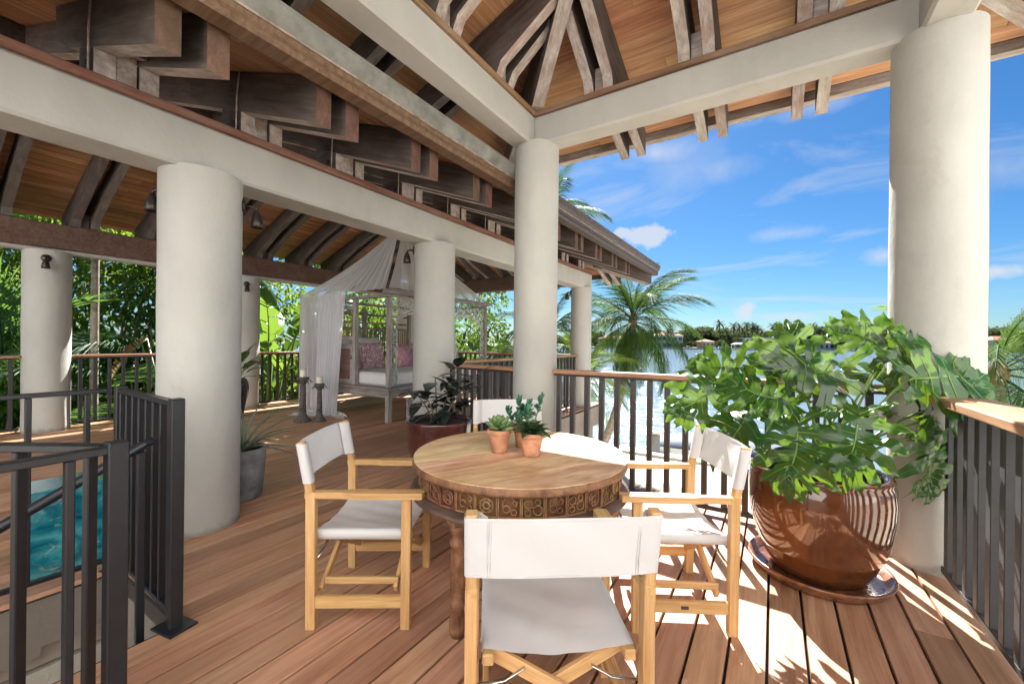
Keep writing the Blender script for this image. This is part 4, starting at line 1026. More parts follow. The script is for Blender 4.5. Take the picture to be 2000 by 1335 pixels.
def fleshy(b, base, direction, up, L, W, T, mi=0, n=4):
    # thick succulent leaf: short flattened tube
    d = Vector(direction).normalized(); u = Vector(up); u = (u - d * u.dot(d)).normalized(); s = d.cross(u); base = Vector(base)
    rings = [(0.0, 0.35), (0.25, 0.8), (0.55, 1.0), (0.82, 0.72), (1.0, 0.06)]
    vs = []; fs = []; m = 8
    for (q, k) in rings:
        c = base + d * L * q + u * (0.12 * L * q * q)
        for j in range(m):
            a = 2 * PI * j / m
            vs.append(c + s * math.cos(a) * W / 2 * k + u * math.sin(a) * T / 2 * k)
    for i in range(len(rings) - 1):
        for j in range(m): fs.append((i * m + j, i * m + (j + 1) % m, (i + 1) * m + (j + 1) % m, (i + 1) * m + j))
    b.add(vs, fs, mi, True)

def pot_mesh(h, rt, rb, lip, wall=0.008, n=32, belly=0.0):
    pr = []
    for i in range(9):
        q = i / 8; pr.append((rb + (rt - rb) * q + belly * math.sin(PI * q), h * q))
    pr = [(0.0, 0.001)] + [(rb * 0.96, 0.0)] + pr[0:]
    if lip: pr += [(rt + 0.002, h), (rt + 0.002, h)]
    pr += [(rt, h + 0.003), (rt - wall, h + 0.002), (rt - wall - 0.002, h - 0.02)]
    return pr
def small_pot(x, y, hp, rt, rb, label):
    t = thing('succulent_pot', (x, y, TZ), label, 'potted plant', 'terracotta succulent pots on the table')
    Mw = WM[t.name]
    b = MB(); b.lathe(pot_mesh(hp, rt, rb, True, 0.006), 36)
    o = part('pot', b, M['terracotta'], t, Mw)
    b = MB(); b.lathe([(rt + 0.001, hp - 0.022), (rt + 0.0035, hp - 0.02), (rt + 0.0045, hp - 0.004), (rt + 0.002, hp + 0.001)], 36); part('rim_band', b, M['terracotta'], o, Mw)
    b = MB(); b.lathe([(rt - 0.006, hp - 0.014), (rt * 0.5, hp - 0.008), (0.0, hp - 0.006)], 20); part('soil', b, M['soil'], t, Mw)
    return t, Mw, hp
rs = random.Random(5)
# left: pale green rosette
t1, Mw, hp = small_pot(-1.236, 1.822, 0.120, 0.062, 0.042, 'terracotta pot with a plump pale green rosette, left of the three')
for k in range(30):
    q = k / 30; a = k * 2.399; el = rad(6 + 78 * q)
    b = MB(); d = Vector((math.cos(a) * math.cos(el), math.sin(a) * math.cos(el), math.sin(el)))
    L = 0.088 - 0.036 * q
    fleshy(b, (d.x * 0.008, d.y * 0.008, hp + 0.002 + 0.022 * q), d, (0, 0, 1) if el < 1.2 else (-math.cos(a), -math.sin(a), 0.2), L, 0.048 - 0.016 * q, 0.020)
    part('leaf', b, M['succ'], t1, Mw)
# back: jade like sprigs
t2, Mw, hp = small_pot(-1.185, 1.995, 0.120, 0.062, 0.042, 'terracotta pot with tall blue green jade sprigs, rear of the three')
for s in range(9):
    a = s * 2.4; rr = 0.012 + 0.030 * (s % 4) / 3
    x0, y0 = rr * math.cos(a) * 1.3, rr * math.sin(a) * 1.3; H = rs.uniform(0.06, 0.15)
    top = Vector((x0 * 2.0, y0 * 2.0, hp + H))
    b = MB(); b.tube([(x0, y0, hp - 0.01), ((x0 + top.x) / 2 * 1.05, (y0 + top.y) / 2 * 1.05, hp + H * 0.5), tuple(top)], [0.004, 0.0035, 0.003], 6); part('stem', b, M['stem'], t2, Mw)
    for k in range(12):
        q = 0.35 + 0.65 * k / 11; an = k * 1.62 + s; el = rad(15 + 60 * (q - 0.35) / 0.65)
        p = Vector((x0, y0, hp)) .lerp(top, q)
        d = Vector((math.cos(an) * math.cos(el), math.sin(an) * math.cos(el), math.sin(el)))
        b = MB(); fleshy(b, p, d, (0, 0, 1) if el < 1.2 else (1, 0, 0), rs.uniform(0.036, 0.050), 0.028, 0.009); part('leaf', b, M['jade'], t2, Mw)
# right front: dark ruffled rosette
t3, Mw, hp = small_pot(-1.055, 1.857, 0.120, 0.062, 0.042, 'terracotta pot with a dark ruffled rosette, right of the three')
for k in range(34):
    q = k / 34; a = k * 2.399; el = rad(-4 + 70 * q)
    d = Vector((math.cos(a) * math.cos(el), math.sin(a) * math.cos(el), math.sin(el)))
    b = MB(); blade(b, (d.x * 0.012, d.y * 0.012, hp + 0.004 + 0.018 * q), d, (0, 0, 1) if el < 1.2 else (-math.cos(a), -math.sin(a), 0.3), 0.105 - 0.055 * q, 0.062 - 0.022 * q, fold=0.22, droop=0.12, n=5, shape='spoon', thick=0.003)
    part('leaf', b, M['darkrosette'], t3, Mw)

# ------------------------------------------------------------------ rubber plant, aloe, vase plant, candlesticks
t = thing('rubber_plant', (-2.81, 3.07, 0), 'dark leaved rubber plant in a glossy oxblood round pot by the column', 'potted plant')
Mw = WM[t.name]
for k in range(3):
    a = k * 2.1 + 0.4; b = MB(); b.lathe([(0.0, 0.0), (0.04, 0.0), (0.046, 0.03), (0.04, 0.062), (0.0, 0.063)], 14); part('pot_foot', b, M['blackvase'], t, Mw @ Matrix.Translation((0.17 * math.cos(a), 0.17 * math.sin(a), 0)))
b = MB(); b.lathe([(0.0, 0.064), (0.20, 0.064), (0.235, 0.09), (0.27, 0.18), (0.298, 0.30), (0.316, 0.42), (0.325, 0.52), (0.330, 0.56), (0.329, 0.573), (0.318, 0.577), (0.302, 0.573), (0.298, 0.54)], 56); part('pot', b, M['glazedark'], t, Mw)
b = MB(); b.lathe([(0.30, 0.535), (0.15, 0.545), (0.0, 0.548)], 24); part('soil', b, M['soil'], t, Mw)
rr_ = random.Random(21)
for (sx, sy, hx, hy, H, nl) in ((-0.02, 0.03, 0.10, 0.14, 0.52, 12), (-0.05, -0.02, -0.22, -0.06, 0.30, 7), (0.05, 0.0, 0.20, 0.06, 0.34, 8), (0.0, -0.05, 0.02, -0.14, 0.26, 6), (0.03, 0.06, 0.16, 0.22, 0.40, 9), (-0.06, 0.03, -0.12, 0.10, 0.42, 8)):
    pts = [Vector((sx, sy, 0.54)), Vector((sx + hx * 0.45, sy + hy * 0.45, 0.54 + H * 0.55)), Vector((sx + hx, sy + hy, 0.54 + H))]
    b = MB(); b.tube(pts, [0.009, 0.007, 0.005], 8); part('stem', b, M['twig'], t, Mw)
    for k in range(nl):
        q = 0.25 + 0.75 * k / (nl - 1); p = pts[0].lerp(pts[1], q * 2) if q < 0.5 else pts[1].lerp(pts[2], q * 2 - 1)
        a = k * 2.3 + sx * 40; el = rad(rr_.uniform(-35, 35) + 30 * q)
        d = Vector((math.cos(a) * math.cos(el), math.sin(a) * math.cos(el), math.sin(el)))
        b = MB(); st = p + d * 0.04
        b.tube([p, st], 0.003, 5, mi=1)
        blade(b, st, d, (0, 0, 1), rr_.uniform(0.18, 0.25), rr_.uniform(0.11, 0.14), fold=0.10, droop=rr_.uniform(0.15, 0.5), n=8)
        part('leaf', b, [M['rubber'], M['twig']], t, Mw)
t = thing('aloe_pot', (-3.83, 1.72, 0), 'spiky pale aloe in a rough grey concrete pot beside the thick column', 'potted plant')
Mw = WM[t.name]
b = MB(); b.lathe([(0.0, 0.0), (0.145, 0.0), (0.155, 0.02), (0.172, 0.20), (0.182, 0.36), (0.185, 0.42), (0.178, 0.426), (0.160, 0.42), (0.155, 0.36)], 40); part('pot', b, M['concrete'], t, Mw)
b = MB(); b.lathe([(0.158, 0.385), (0.0, 0.395)], 20); part('soil', b, M['soil'], t, Mw)
for k in range(26):
    a = k * 2.399; q = k / 26; el = rad(78 - 66 * ((k * 7) % 26) / 26)
    d = Vector((math.cos(a) * math.cos(el), math.sin(a) * math.cos(el), math.sin(el)))
    b = MB(); blade(b, (0.02 * math.cos(a), 0.02 * math.sin(a), 0.39), d, (0, 0, 1) if el < 1.3 else (1, 0, 0), rr_.uniform(0.36, 0.58), 0.030, fold=0.35, droop=0.28 + 0.35 * math.cos(el), n=8, shape='strap', thick=0.004)
    part('leaf', b, M['aloe'], t, Mw)
t = thing('vase_plant', (-7.72, 3.38, 0), 'broad leaved green plant in a shiny black vase by the garden column', 'potted plant')
Mw = WM[t.name]
b = MB(); b.lathe([(0.0, 0.0), (0.10, 0.0), (0.11, 0.02), (0.10, 0.05), (0.13, 0.20), (0.165, 0.38), (0.18, 0.50), (0.17, 0.60), (0.145, 0.65), (0.15, 0.665), (0.135, 0.66), (0.13, 0.62)], 32); part('vase', b, M['blackvase'], t, Mw)
for k in range(18):
    a = k * 2.399; el = rad(rr_.uniform(5, 75)); H = rr_.uniform(0.15, 0.5)
    d = Vector((math.cos(a) * math.cos(el), math.sin(a) * math.cos(el), math.sin(el)))
    p1 = Vector((0, 0, 0.62)) + d * H
    b = MB(); b.tube([(0, 0, 0.6), p1 * 0.5 + Vector((0, 0, 0.36)), p1], 0.006, 5, mi=1)
    blade(b, p1, d, (0, 0, 1), rr_.uniform(0.26, 0.40), rr_.uniform(0.13, 0.17), fold=0.08, droop=rr_.uniform(0.3, 0.7), n=7)
    part('leaf', b, [M['areca'], M['stem']], t, Mw)

def candlestick(x, y, H, s, label, clabel, ch):
    t = thing('candlestick', (x, y, 0), label, 'candlestick', 'carved dark candlesticks beside the net')
    Mw = WM[t.name]
    b = MB(); b.lathe([(0.0, 0.0), (0.135 * s, 0.0), (0.138 * s, 0.02), (0.12 * s, 0.04), (0.085 * s, 0.07), (0.065 * s, 0.11), (0.055 * s, 0.14)], 20); part('base', b, M['candlewood'], t, Mw)
    pr = [(0.055 * s, 0.14), (0.062 * s, 0.17), (0.048 * s, 0.20)]
    h2 = H - 0.12
    for i in range(9): pr.append(((0.050 - 0.012 * i / 8 + (0.005 if i % 2 else 0)) * s, 0.20 + (h2 - 0.20) * i / 8))
    b = MB(); b.lathe(pr, 18, wob=lambda a, z: 0.06 * math.cos(8 * a)); part('shaft', b, M['candlewood'], t, Mw)
    b = MB(); b.lathe([(0.040 * s, h2), (0.055 * s, h2 + 0.02), (0.085 * s, h2 + 0.07), (0.095 * s, h2 + 0.095), (0.098 * s, h2 + 0.115), (0.0, H)], 18); cp = part('capital', b, M['candlewood'], t, Mw)
    for k in range(8):
        a = k * PI / 4; b = MB(); blade(b, (0.06 * s * math.cos(a), 0.06 * s * math.sin(a), h2 + 0.08), (math.cos(a), math.sin(a), 0.3), (0, 0, 1), 0.085 * s, 0.05 * s, fold=0.1, droop=1.2, n=5, thick=0.004); part('acanthus_leaf', b, M['candlewood'], cp, Mw)
    b = MB(); b.lathe([(0.0, 0.0), (0.048, 0.0), (0.050, 0.004), (0.050, ch - 0.004), (0.046, ch), (0.01, ch - 0.004), (0.0, ch - 0.004)], 24)
    b.tube([(0, 0, ch - 0.005), (0.001, 0, ch + 0.012)], 0.0018, 5)
    tag(part('candle', b, M['wax'], None, Matrix.Translation((x, y, H + 0.001))), clabel, 'candle', 'white pillar candles')
candlestick(-6.55, 3.86, 0.735, 1.0, 'taller carved dark wooden candlestick in front of the net', 'white pillar candle on the taller candlestick', 0.12)
candlestick(-6.32, 4.01, 0.635, 0.82, 'shorter carved dark wooden candlestick in front of the net', 'white pillar candle on the shorter candlestick', 0.10)

# ------------------------------------------------------------------ daybed
BX0, BX1, BY0, BY1 = -7.72, -5.30, 4.57, 7.28
t = thing('daybed', ((BX0 + BX1) / 2, (BY0 + BY1) / 2, 0), 'weathered grey carved four poster daybed with fretwork arches', 'daybed')
wd = M['bedwood']
for (x, y) in ((BX1 - 0.04, BY0 + 0.04), (BX0 + 0.04, BY0 + 0.04), (BX1 - 0.04, BY1 - 0.04), (BX0 + 0.04, BY1 - 0.04)):
    beam('leg', (x, y, 0), (x, y, 0.44), 0.085, 0.085, wd, t, 0.006, up=(0, 1, 0))
beam('platform_rail', (BX0, BY0 + 0.03, 0.47), (BX1, BY0 + 0.03, 0.47), 0.05, 0.13, wd, t, 0.005)
beam('platform_rail', (BX1 - 0.03, BY0 + 0.056, 0.47), (BX1 - 0.03, BY1 - 0.056, 0.47), 0.05, 0.13, wd, t, 0.005)
beam('platform_rail', (BX0, BY1 - 0.03, 0.47), (BX1, BY1 - 0.03, 0.47), 0.05, 0.13, wd, t, 0.005)
nb = 13
for i in range(nb):
    y0 = BY0 - 0.10 + (BY1 - BY0 + 0.2) * i / nb; y1 = BY0 - 0.10 + (BY1 - BY0 + 0.2) * (i + 1) / nb
    beam('platform_board', (BX0 - 0.05, (y0 + y1) / 2, 0.555), (BX1 + 0.10, (y0 + y1) / 2, 0.555), y1 - y0 - 0.006, 0.036, wd, t, 0.004)
ZT = 2.06
PX = [BX1 - 0.03, -6.20, BX0 + 0.04]
for x in PX: beam('bed_post', (x, BY0 + 0.03, 0.575), (x, BY0 + 0.03, ZT), 0.075, 0.075, wd, t, 0.005, up=(0, 1, 0))
for y in (5.92, BY1 - 0.03): beam('bed_post', (BX1 - 0.03, y, 0.575), (BX1 - 0.03, y, ZT), 0.075, 0.075, wd, t, 0.005, up=(0, 1, 0))
for (x, y) in ((BX0 + 0.04, BY1 - 0.03), (BX0 + 0.04, 5.92)): beam('bed_post', (x, y, 0.575), (x, y, ZT), 0.075, 0.075, wd, t, 0.005, up=(0, 1, 0))
for p0, p1 in (((BX0, BY0 + 0.03, ZT + 0.035), (BX1, BY0 + 0.03, ZT + 0.035)), ((BX0, BY1 - 0.03, ZT + 0.035), (BX1, BY1 - 0.03, ZT + 0.035)), ((BX1 - 0.03, BY0 - 0.08, ZT + 0.09), (BX1 - 0.03, BY1 + 0.08, ZT + 0.09)), ((BX0 + 0.04, BY0, ZT + 0.088), (BX0 + 0.04, BY1, ZT + 0.088))):
    beam('top_rail', p0, p1, 0.09, 0.05, wd, t, 0.005)
beam('cornice', (BX1 + 0.02, BY0 - 0.10, ZT + 0.125), (BX1 + 0.02, BY1 + 0.12, ZT + 0.125), 0.12, 0.02, wd, t, 0.004)
# fretwork arches on the front side
def fret(y0, y1, seed):
    r = random.Random(seed); b = MB(); w = y1 - y0; ym = (y0 + y1) / 2
    def inside(y, z):
        # arch opening: keep the fretwork in the spandrels and down the posts
        yn = abs(y - ym) / (w / 2); top = 1.83 - 0.35 * yn ** 3
        side = 0.80 + 0.04 * math.sin(z * 14)
        return (z > top) or (yn > side)
    z = 0.62
    while z < ZT - 0.01:
        y = y0 + 0.03
        while y < y1:
            if inside(y, z):
                rr = r.uniform(0.016, 0.034); a0 = r.uniform(0, 6.28); n = 8; span = r.uniform(3.5, 6.2)
                pts = [(BX1 - 0.03 + 0.004 * math.sin(k), y + rr * math.cos(a0 + span * k / n) * (1 - 0.5 * k / n), z + rr * math.sin(a0 + span * k / n) * (1 - 0.5 * k / n)) for k in range(n + 1)]
                b.tube(pts, [0.009 - 0.005 * k / n for k in range(n + 1)], 5)
            y += r.uniform(0.040, 0.058)
        z += 0.042
    # ribs that follow the arch
    for off in (0.0, 0.06):
        pts = []
        for k in range(25):
            yn = -0.80 + 1.6 * k / 24
            pts.append((BX1 - 0.03, ym + yn * w / 2, 1.83 - 0.35 * abs(yn) ** 3 + off))
        b.tube(pts, 0.011, 6)
    for sgn in (-1, 1):
        b.tube([(BX1 - 0.03, ym + sgn * 0.80 * w / 2, 0.6), (BX1 - 0.03, ym + sgn * 0.80 * w / 2, 1.66)], 0.010, 6)
    o = part('fretwork_arch', b, M['carving'], t)
    return o
fret(BY0 + 0.07, 5.88, 3); fret(5.96, BY1 - 0.07, 4)
# low end panel with a door between post and back post
b = MB(); b.box(PX[2] + 0.04, PX[1] - 0.04, BY0 + 0.015, BY0 + 0.045, 0.58, 1.28, 0.004); dr = part('end_panel', b, M['bedwood'], t)
for x0, x1 in ((PX[2] + 0.12, (PX[2] + PX[1]) / 2 - 0.05), ((PX[2] + PX[1]) / 2 + 0.05, PX[1] - 0.12)):
    b = MB(); b.box(x0, x1, BY0 + 0.008, BY0 + 0.0145, 0.66, 1.20, 0.003); part('red_panel', b, M['reddoor'], dr)
b = MB(); b.box(PX[2] + 0.04, PX[1] - 0.04, BY0 + 0.015, BY0 + 0.045, 1.36, 1.42, 0.004); b.box(PX[2] + 0.04, PX[1] - 0.04, BY0 + 0.015, BY0 + 0.045, 1.90, 1.96, 0.004); part('end_rail', b, wd, t)
for i in range(12):
    x = PX[2] + 0.1 + (PX[1] - PX[2] - 0.2) * i / 11; beam('spindle', (x, BY0 + 0.03, 1.42), (x, BY0 + 0.03, 1.90), 0.016, 0.016, M['spindle'], t, 0.002, up=(0, 1, 0))
b = MB(); b.lathe([(0.0, 0.0), (0.03, 0.0), (0.034, 0.01), (0.026, 0.02), (0.018, 0.03), (0.022, 0.04), (0.0, 0.05)], 14); part('ring_pull', b, M['steel'], dr, Matrix.Translation((PX[1] - 0.075, BY0 + 0.012, 1.05)) @ Matrix.Rotation(PI / 2, 4, 'X'))
# slatted back
for z in (0.98, 1.62, 1.74, 1.92): beam('back_rail', (BX0 + 0.04, BY0 + 0.07, z), (BX0 + 0.04, BY1 - 0.07, z), 0.035, 0.04, M['spindle'], t, 0.003)
for i in range(42):
    y = BY0 + 0.12 + (BY1 - BY0 - 0.24) * i / 41; beam('spindle', (BX0 + 0.04, y, 1.0), (BX0 + 0.04, y, 1.60), 0.022, 0.022, M['spindle'], t, 0.002, up=(0, 1, 0))
# mattress and cushions
def puffy(name, w, h, d, mat, Mx, label, cat, group=None, n=10, corner=0.55):
    b = MB(); vs = []; fs = []
    for side in (1, -1):
        for i in range(n + 1):
            for j in range(n + 1):
                a = -1 + 2 * i / n; c = -1 + 2 * j / n
                k = max(0.0, (1 - abs(a) ** 2.6) * (1 - abs(c) ** 2.6)) ** 0.5
                pin = 1 - 0.05 * (1 - abs(a)) * 1.0
                x = a * w / 2 * (1 - 0.06 * (1 - c * c)); y = c * h / 2 * (1 - 0.06 * (1 - a * a))
                vs.append((x, y, side * d / 2 * k + 0.004 * math.sin(7 * a + 5 * c)))
    m = (n + 1) ** 2
    for s in (0, 1):
        for i in range(n):
            for j in range(n):
                o = s * m + i * (n + 1) + j; q = (o, o + 1, o + n + 2, o + n + 1); fs.append(q if s else q[::-1])
    b.add(vs, fs, 0, True)
    return tag(part(name, b, mat, None, Mx), label, cat, group)
b = MB(); b.box(BX0 + 0.12, BX1 - 0.10, BY0 + 0.10, BY1 - 0.10, 0.576, 0.80, 0.035)
tag(part('mattress', b, M['whitecloth']), 'thick white mattress on the weathered daybed', 'mattress')
def cush(px, py, pz, w, h, d, rz, lean, mat, label):
    Mx = Matrix.Translation((px, py, pz)) @ Matrix.Rotation(rz, 4, 'Z') @ Matrix.Rotation(PI / 2 - lean, 4, 'X') @ Matrix.Identity(4)
    puffy('cushion', w, h, d, M[mat], Mx, label, 'cushion', 'cushions on the daybed')
z0 = 0.80
cush(-7.40, 5.15, z0 + 0.30, 0.60, 0.60, 0.17, PI / 2, 0.25, 'whitecloth', 'white back cushion behind the red block print one')
cush(-7.40, 5.85, z0 + 0.32, 0.62, 0.62, 0.17, PI / 2, 0.25, 'whitecloth', 'white back cushion nearer the middle of the daybed')
cush(-6.92, 5.02, z0 + 0.19, 0.42, 0.40, 0.15, PI / 2 - 0.15, 0.32, 'pinkfloral', 'small pink cushion left of the red block print one')
cush(-6.80, 5.46, z0 + 0.26, 0.54, 0.54, 0.17, PI / 2 - 0.1, 0.30, 'redblock', 'large cushion with rows of dark red block print')
cush(-6.60, 6.08, z0 + 0.23, 0.48, 0.48, 0.16, PI / 2 + 0.1, 0.35, 'pinkfloral', 'pink floral cushion right of the red block print one')
cush(-6.95, 6.50, z0 + 0.26, 0.52, 0.52, 0.16, PI / 2, 0.28, 'redblock', 'red block print cushion half hidden behind the pink floral one')
# carved tile panel standing by the column
b = MB(); b.box(-5.195, -5.165, 4.86, 5.28, 0.002, 0.40, 0.005)
tp = thing('carved_panel_board', (-5.18, 5.07, 0), 'small pale blue carved board standing against the daybed front', 'board')
part('board', b, M['bedwood'], tp)
b = MB(); rp = random.Random(9)
for k in range(34):
    y = 4.89 + 0.36 * rp.random(); z = 0.04 + 0.32 * rp.random(); r = rp.uniform(0.012, 0.028); a0 = rp.uniform(0, 6)
    b.tube([(-5.163, y + r * math.cos(a0 + 0.7 * q), z + r * math.sin(a0 + 0.7 * q)) for q in range(8)], 0.005, 4)
part('relief', b, M['carving'], tp)

# ------------------------------------------------------------------ bed net
t = thing('bed_net', (-6.9, 4.5, 0), 'sheer white mosquito net draped from the ceiling over the daybed corner', 'bed net')
rn = random.Random(31)
def drape(name, top, bot, nu, nv, amp, freq, bulge=0.0, ph=0.0, seed=0):
    # top(s), bot(s): curves; pleats push the sheet sideways
    b = MB(); vs = []; fs = []; r = random.Random(seed); jit = [r.uniform(0, 6.28) for _ in range(6)]
    for j in range(nv + 1):
        v = j / nv
        for i in range(nu + 1):
            u = i / nu
            a = Vector(top(u)); c = Vector(bot(u)); p = a.lerp(c, v)
            p.z -= bulge * math.sin(PI * v)
            nrm = (Vector(bot(min(1, u + 0.01))) - Vector(bot(max(0, u - 0.01)))); nrm = Vector((-nrm.y, nrm.x, 0)); nrm = nrm.normalized() if nrm.length > 1e-6 else Vector((1, 0, 0))
            k = amp * (0.25 + 0.75 * v)
            p += nrm * k * (math.sin(freq * u + ph + 0.6 * math.sin(3 * v + jit[0])) + 0.5 * math.sin(freq * 2.3 * u + jit[1] + 1.2 * v))
            vs.append(p)
    for j in range(nv):
        for i in range(nu):
            o = j * (nu + 1) + i; fs.append((o, o + 1, o + nu + 2, o + nu + 1))
    b.add(vs, fs, 0, True)
    return part(name, b, M['net'], t)
apex = Vector((-5.90, 5.30, 3.45))
ztop = ZT + 0.14
# sloping roof of the net: apex to the top rails
drape('sloping_drape', lambda u: apex + Vector((0.12 * math.cos(u * 3), -0.08 + 0.1 * u, 0)), lambda u: Vector((BX0 - 0.10 + (1.55) * u, BY0 - 0.05, ztop)), 60, 14, 0.02, 42, 0.10, 0.0, 1)
drape('sloping_drape', lambda u: apex + Vector((0.10 * u, -0.08, 0)), lambda u: Vector((BX0 + 1.45 + (BX1 - BX0 - 1.50) * u, BY0 - 0.05 + 0.0 * u, ztop)), 36, 12, 0.03, 30, 0.06, 1.0, 2)
drape('sloping_drape', lambda u: apex + Vector((0.1, 0.1 * u, 0)), lambda u: Vector((BX1 - 0.0, BY0 + (BY1 - BY0) * u, ztop + 0.02)), 50, 10, 0.03, 40, 0.08, 2.0, 3)
# falling corner, gathered
def cornerfall(u):
    if u < 0.35: return Vector((BX0 - 0.10, BY0 + 0.75 - (0.80) * u / 0.35, ztop))
    return Vector((BX0 - 0.10 + 1.42 * (u - 0.35) / 0.65, BY0 - 0.05, ztop))
def cornerbot(u):
    p = cornerfall(u); return Vector((p.x * 0.82 + (-7.0) * 0.18, p.y * 0.8 + 4.4 * 0.2 - 0.05, 0.05))
drape('corner_drape', cornerfall, cornerbot, 110, 22, 0.032, 70, 0.0, 0.3, 4)
drape('corner_drape', lambda u: Vector((-7.15 + 0.85 * u, BY0 - 0.09, ztop)), lambda u: Vector((-7.02 + 0.62 * u, BY0 - 0.20, 0.04)), 80, 22, 0.03, 55, 0.0, 1.3, 5)
# puddle on the floor
b = MB(); vs = []; fs = []; n, m = 46, 16
for j in range(m + 1):
    for i in range(n + 1):
        u, v = i / n, j / m
        x = -7.35 + 1.25 * u + 0.08 * math.sin(9 * v + 3 * u); y = 4.30 - 0.42 * v * (0.6 + 0.4 * math.sin(5 * u + 1)) + 0.12
        z = 0.012 + abs(0.055 * math.sin(15 * u + 4 * v) + 0.045 * math.sin(23 * u - 7 * v + 1)) * (1 - 0.75 * v)
        vs.append((x, y, z))
for j in range(m):
    for i in range(n): o = j * (n + 1) + i; fs.append((o, o + 1, o + n + 2, o + n + 1))
b.add(vs, fs, 0, True); part('floor_puddle', b, M['net'], t)
# second net tied back at the far post of the daybed
drape('tied_drape', lambda u: Vector((BX1 + 0.05, 5.93 + 0.10 * u, ztop - 0.1)), lambda u: Vector((BX1 + 0.06, 5.90 + 0.42 * u, 0.62)), 30, 14, 0.03, 30, 0.0, 0.5, 6)
# ------------------------------------------------------------------ big glazed pot with philodendron
PXC, PYC = 0.232, 3.04
b = MB(); b.lathe([(0.0, 0.002), (0.30, 0.002), (0.318, 0.008), (0.345, 0.045), (0.356, 0.062), (0.352, 0.070), (0.338, 0.068), (0.315, 0.030), (0.30, 0.024), (0.0, 0.022)], 64)
tag(part('plant_saucer', b, M['saucer'], None, Matrix.Translation((PXC, PYC, 0))), 'wide brown glazed saucer under the big pot', 'saucer')
t = thing('philodendron', (PXC, PYC, 0.024), 'large philodendron with lobed green leaves in a huge shiny brown pot', 'potted plant')
Mw = Matrix.Translation((PXC, PYC, 0.025))
b = MB(); b.lathe([(0.0, 0.0), (0.215, 0.0), (0.235, 0.012), (0.275, 0.08), (0.315, 0.18), (0.345, 0.30), (0.357, 0.40), (0.358, 0.48), (0.350, 0.545), (0.342, 0.575), (0.345, 0.585), (0.340, 0.596), (0.318, 0.598), (0.300, 0.592), (0.292, 0.56), (0.29, 0.52)], 72); part('pot', b, M['glaze'], t, Mw)
b = MB(); b.lathe([(0.294, 0.535), (0.15, 0.56), (0.0, 0.57)], 32); part('soil', b, M['soil'], t, Mw)
b = MB(); b.lathe([(0.175, 0.45), (0.19, 0.60), (0.198, 0.665), (0.190, 0.665), (0.18, 0.60)], 32, c=(-0.03, 0.02, 0)); part('nursery_pot', b, M['ironblk'], t, Mw)

def lobed_leaf(L, seed):
    r = random.Random(seed); b = MB(); nl = 6
    def bend(x, y, k=0.0):
        q = x / L
        z = -0.18 * L * max(0, q) ** 2 * bendk + 0.20 * abs(y) - 0.30 * (abs(y) / L) ** 2 * L * 1.6 + k
        z += 0.020 * L / 0.35 * math.sin(9 * q + 7 * y / L + ph)
        return z
    ph = r.uniform(0, 6); bendk = r.uniform(0.6, 2.2)
    for side in (1, -1):
        ts = [-0.02, 0.10, 0.24, 0.39, 0.54, 0.68, 0.82]
        for i in range(nl):
            a = rad([140, 112, 88, 69, 53, 38][i] + r.uniform(-6, 6)); ln = L * [0.46, 0.62, 0.67, 0.59, 0.47, 0.34][i] * r.uniform(0.88, 1.1)
            r0, r1 = ts[i] * L, ts[i + 1] * L; w0 = r1 - r0
            ns = 12; vs = []; fs = []; pc = Vector(((r0 + r1) / 2, 0.0)); p1_ = r.uniform(0, 6); p2_ = r.uniform(0, 6); curl = r.uniform(0.15, 0.45); am = r.uniform(0.006, 0.013)
            for k in range(ns + 1):
                s = k / ns; aa = a - curl * s
                d = Vector((math.cos(aa), math.sin(aa) * side))
                if k: pc = pc + d * (ln / ns)
                e = Vector((-d.y * side, d.x * side)) * -1
                prof = 1.0 + 0.06 * math.sin(PI * min(1.0, s / 0.9)) + 0.20 * math.exp(-((s - 0.68) / 0.14) ** 2)
                prof *= max(0.03, 1 - max(0, (s - 0.68) / 0.32) ** 1.7)
                wv = w0 / 2 * prof
                ta = 1 + (0.24 * math.sin(15 * s + p1_) if s > 0.3 else 0); tb = 1 + (0.24 * math.sin(15 * s + p2_) if s > 0.3 else 0)
                if k == 0: pa, pb = Vector((r1, 0.0)), Vector((r0, 0.0))
                else: pa, pb = pc + e * wv * ta, pc - e * wv * tb
                ruf = am * min(1, s * 2.5)
                for p, kz in ((pa, ruf * math.sin(13 * s + p1_)), (pc, -0.003 if k else 0), (pb, ruf * math.sin(13 * s + p2_))):
                    vs.append((p.x, p.y, bend(p.x, p.y, kz)))
            for k in range(ns):
                o = k * 3; fs += [(o, o + 1, o + 4, o + 3), (o + 1, o + 2, o + 5, o + 4)]
            b.add(vs, fs, 0, True)
            cc = [Vector(vs[k * 3 + 1]) + Vector((0, 0, 0.0012)) for k in (0, 3, 6, 9, 11)]
            b.tube(cc, [0.0026, 0.0022, 0.0017, 0.0012, 0.0006], 4, cap=False, mi=1)
    # terminal lobe
    vs = []; fs = []
    for k, (q, w) in enumerate([(0.66, 0.10), (0.82, 0.15), (0.93, 0.145), (1.03, 0.10), (1.10, 0.02)]):
        for s in (1, 0, -1): vs.append((q * L, s * w * L / 2, bend(q * L, s * w * L / 2, 0.002 - 0.006 * (s == 0))))
    for k in range(4): o = k * 3; fs += [(o, o + 1, o + 4, o + 3), (o + 1, o + 2, o + 5, o + 4)]
    b.add(vs, fs, 0, True)
    # midrib
    b.tube([(q * L, 0, bend(q * L, 0) - 0.002) for q in (-0.02, 0.2, 0.4, 0.6, 0.8, 1.0)], [0.006, 0.0055, 0.005, 0.004, 0.003, 0.0015], 5, mi=1)
    return b.mesh('leaf', [M['philo'], M['stem']])
leaves_l = [lobed_leaf(0.35, 100 + k) for k in range(7)]
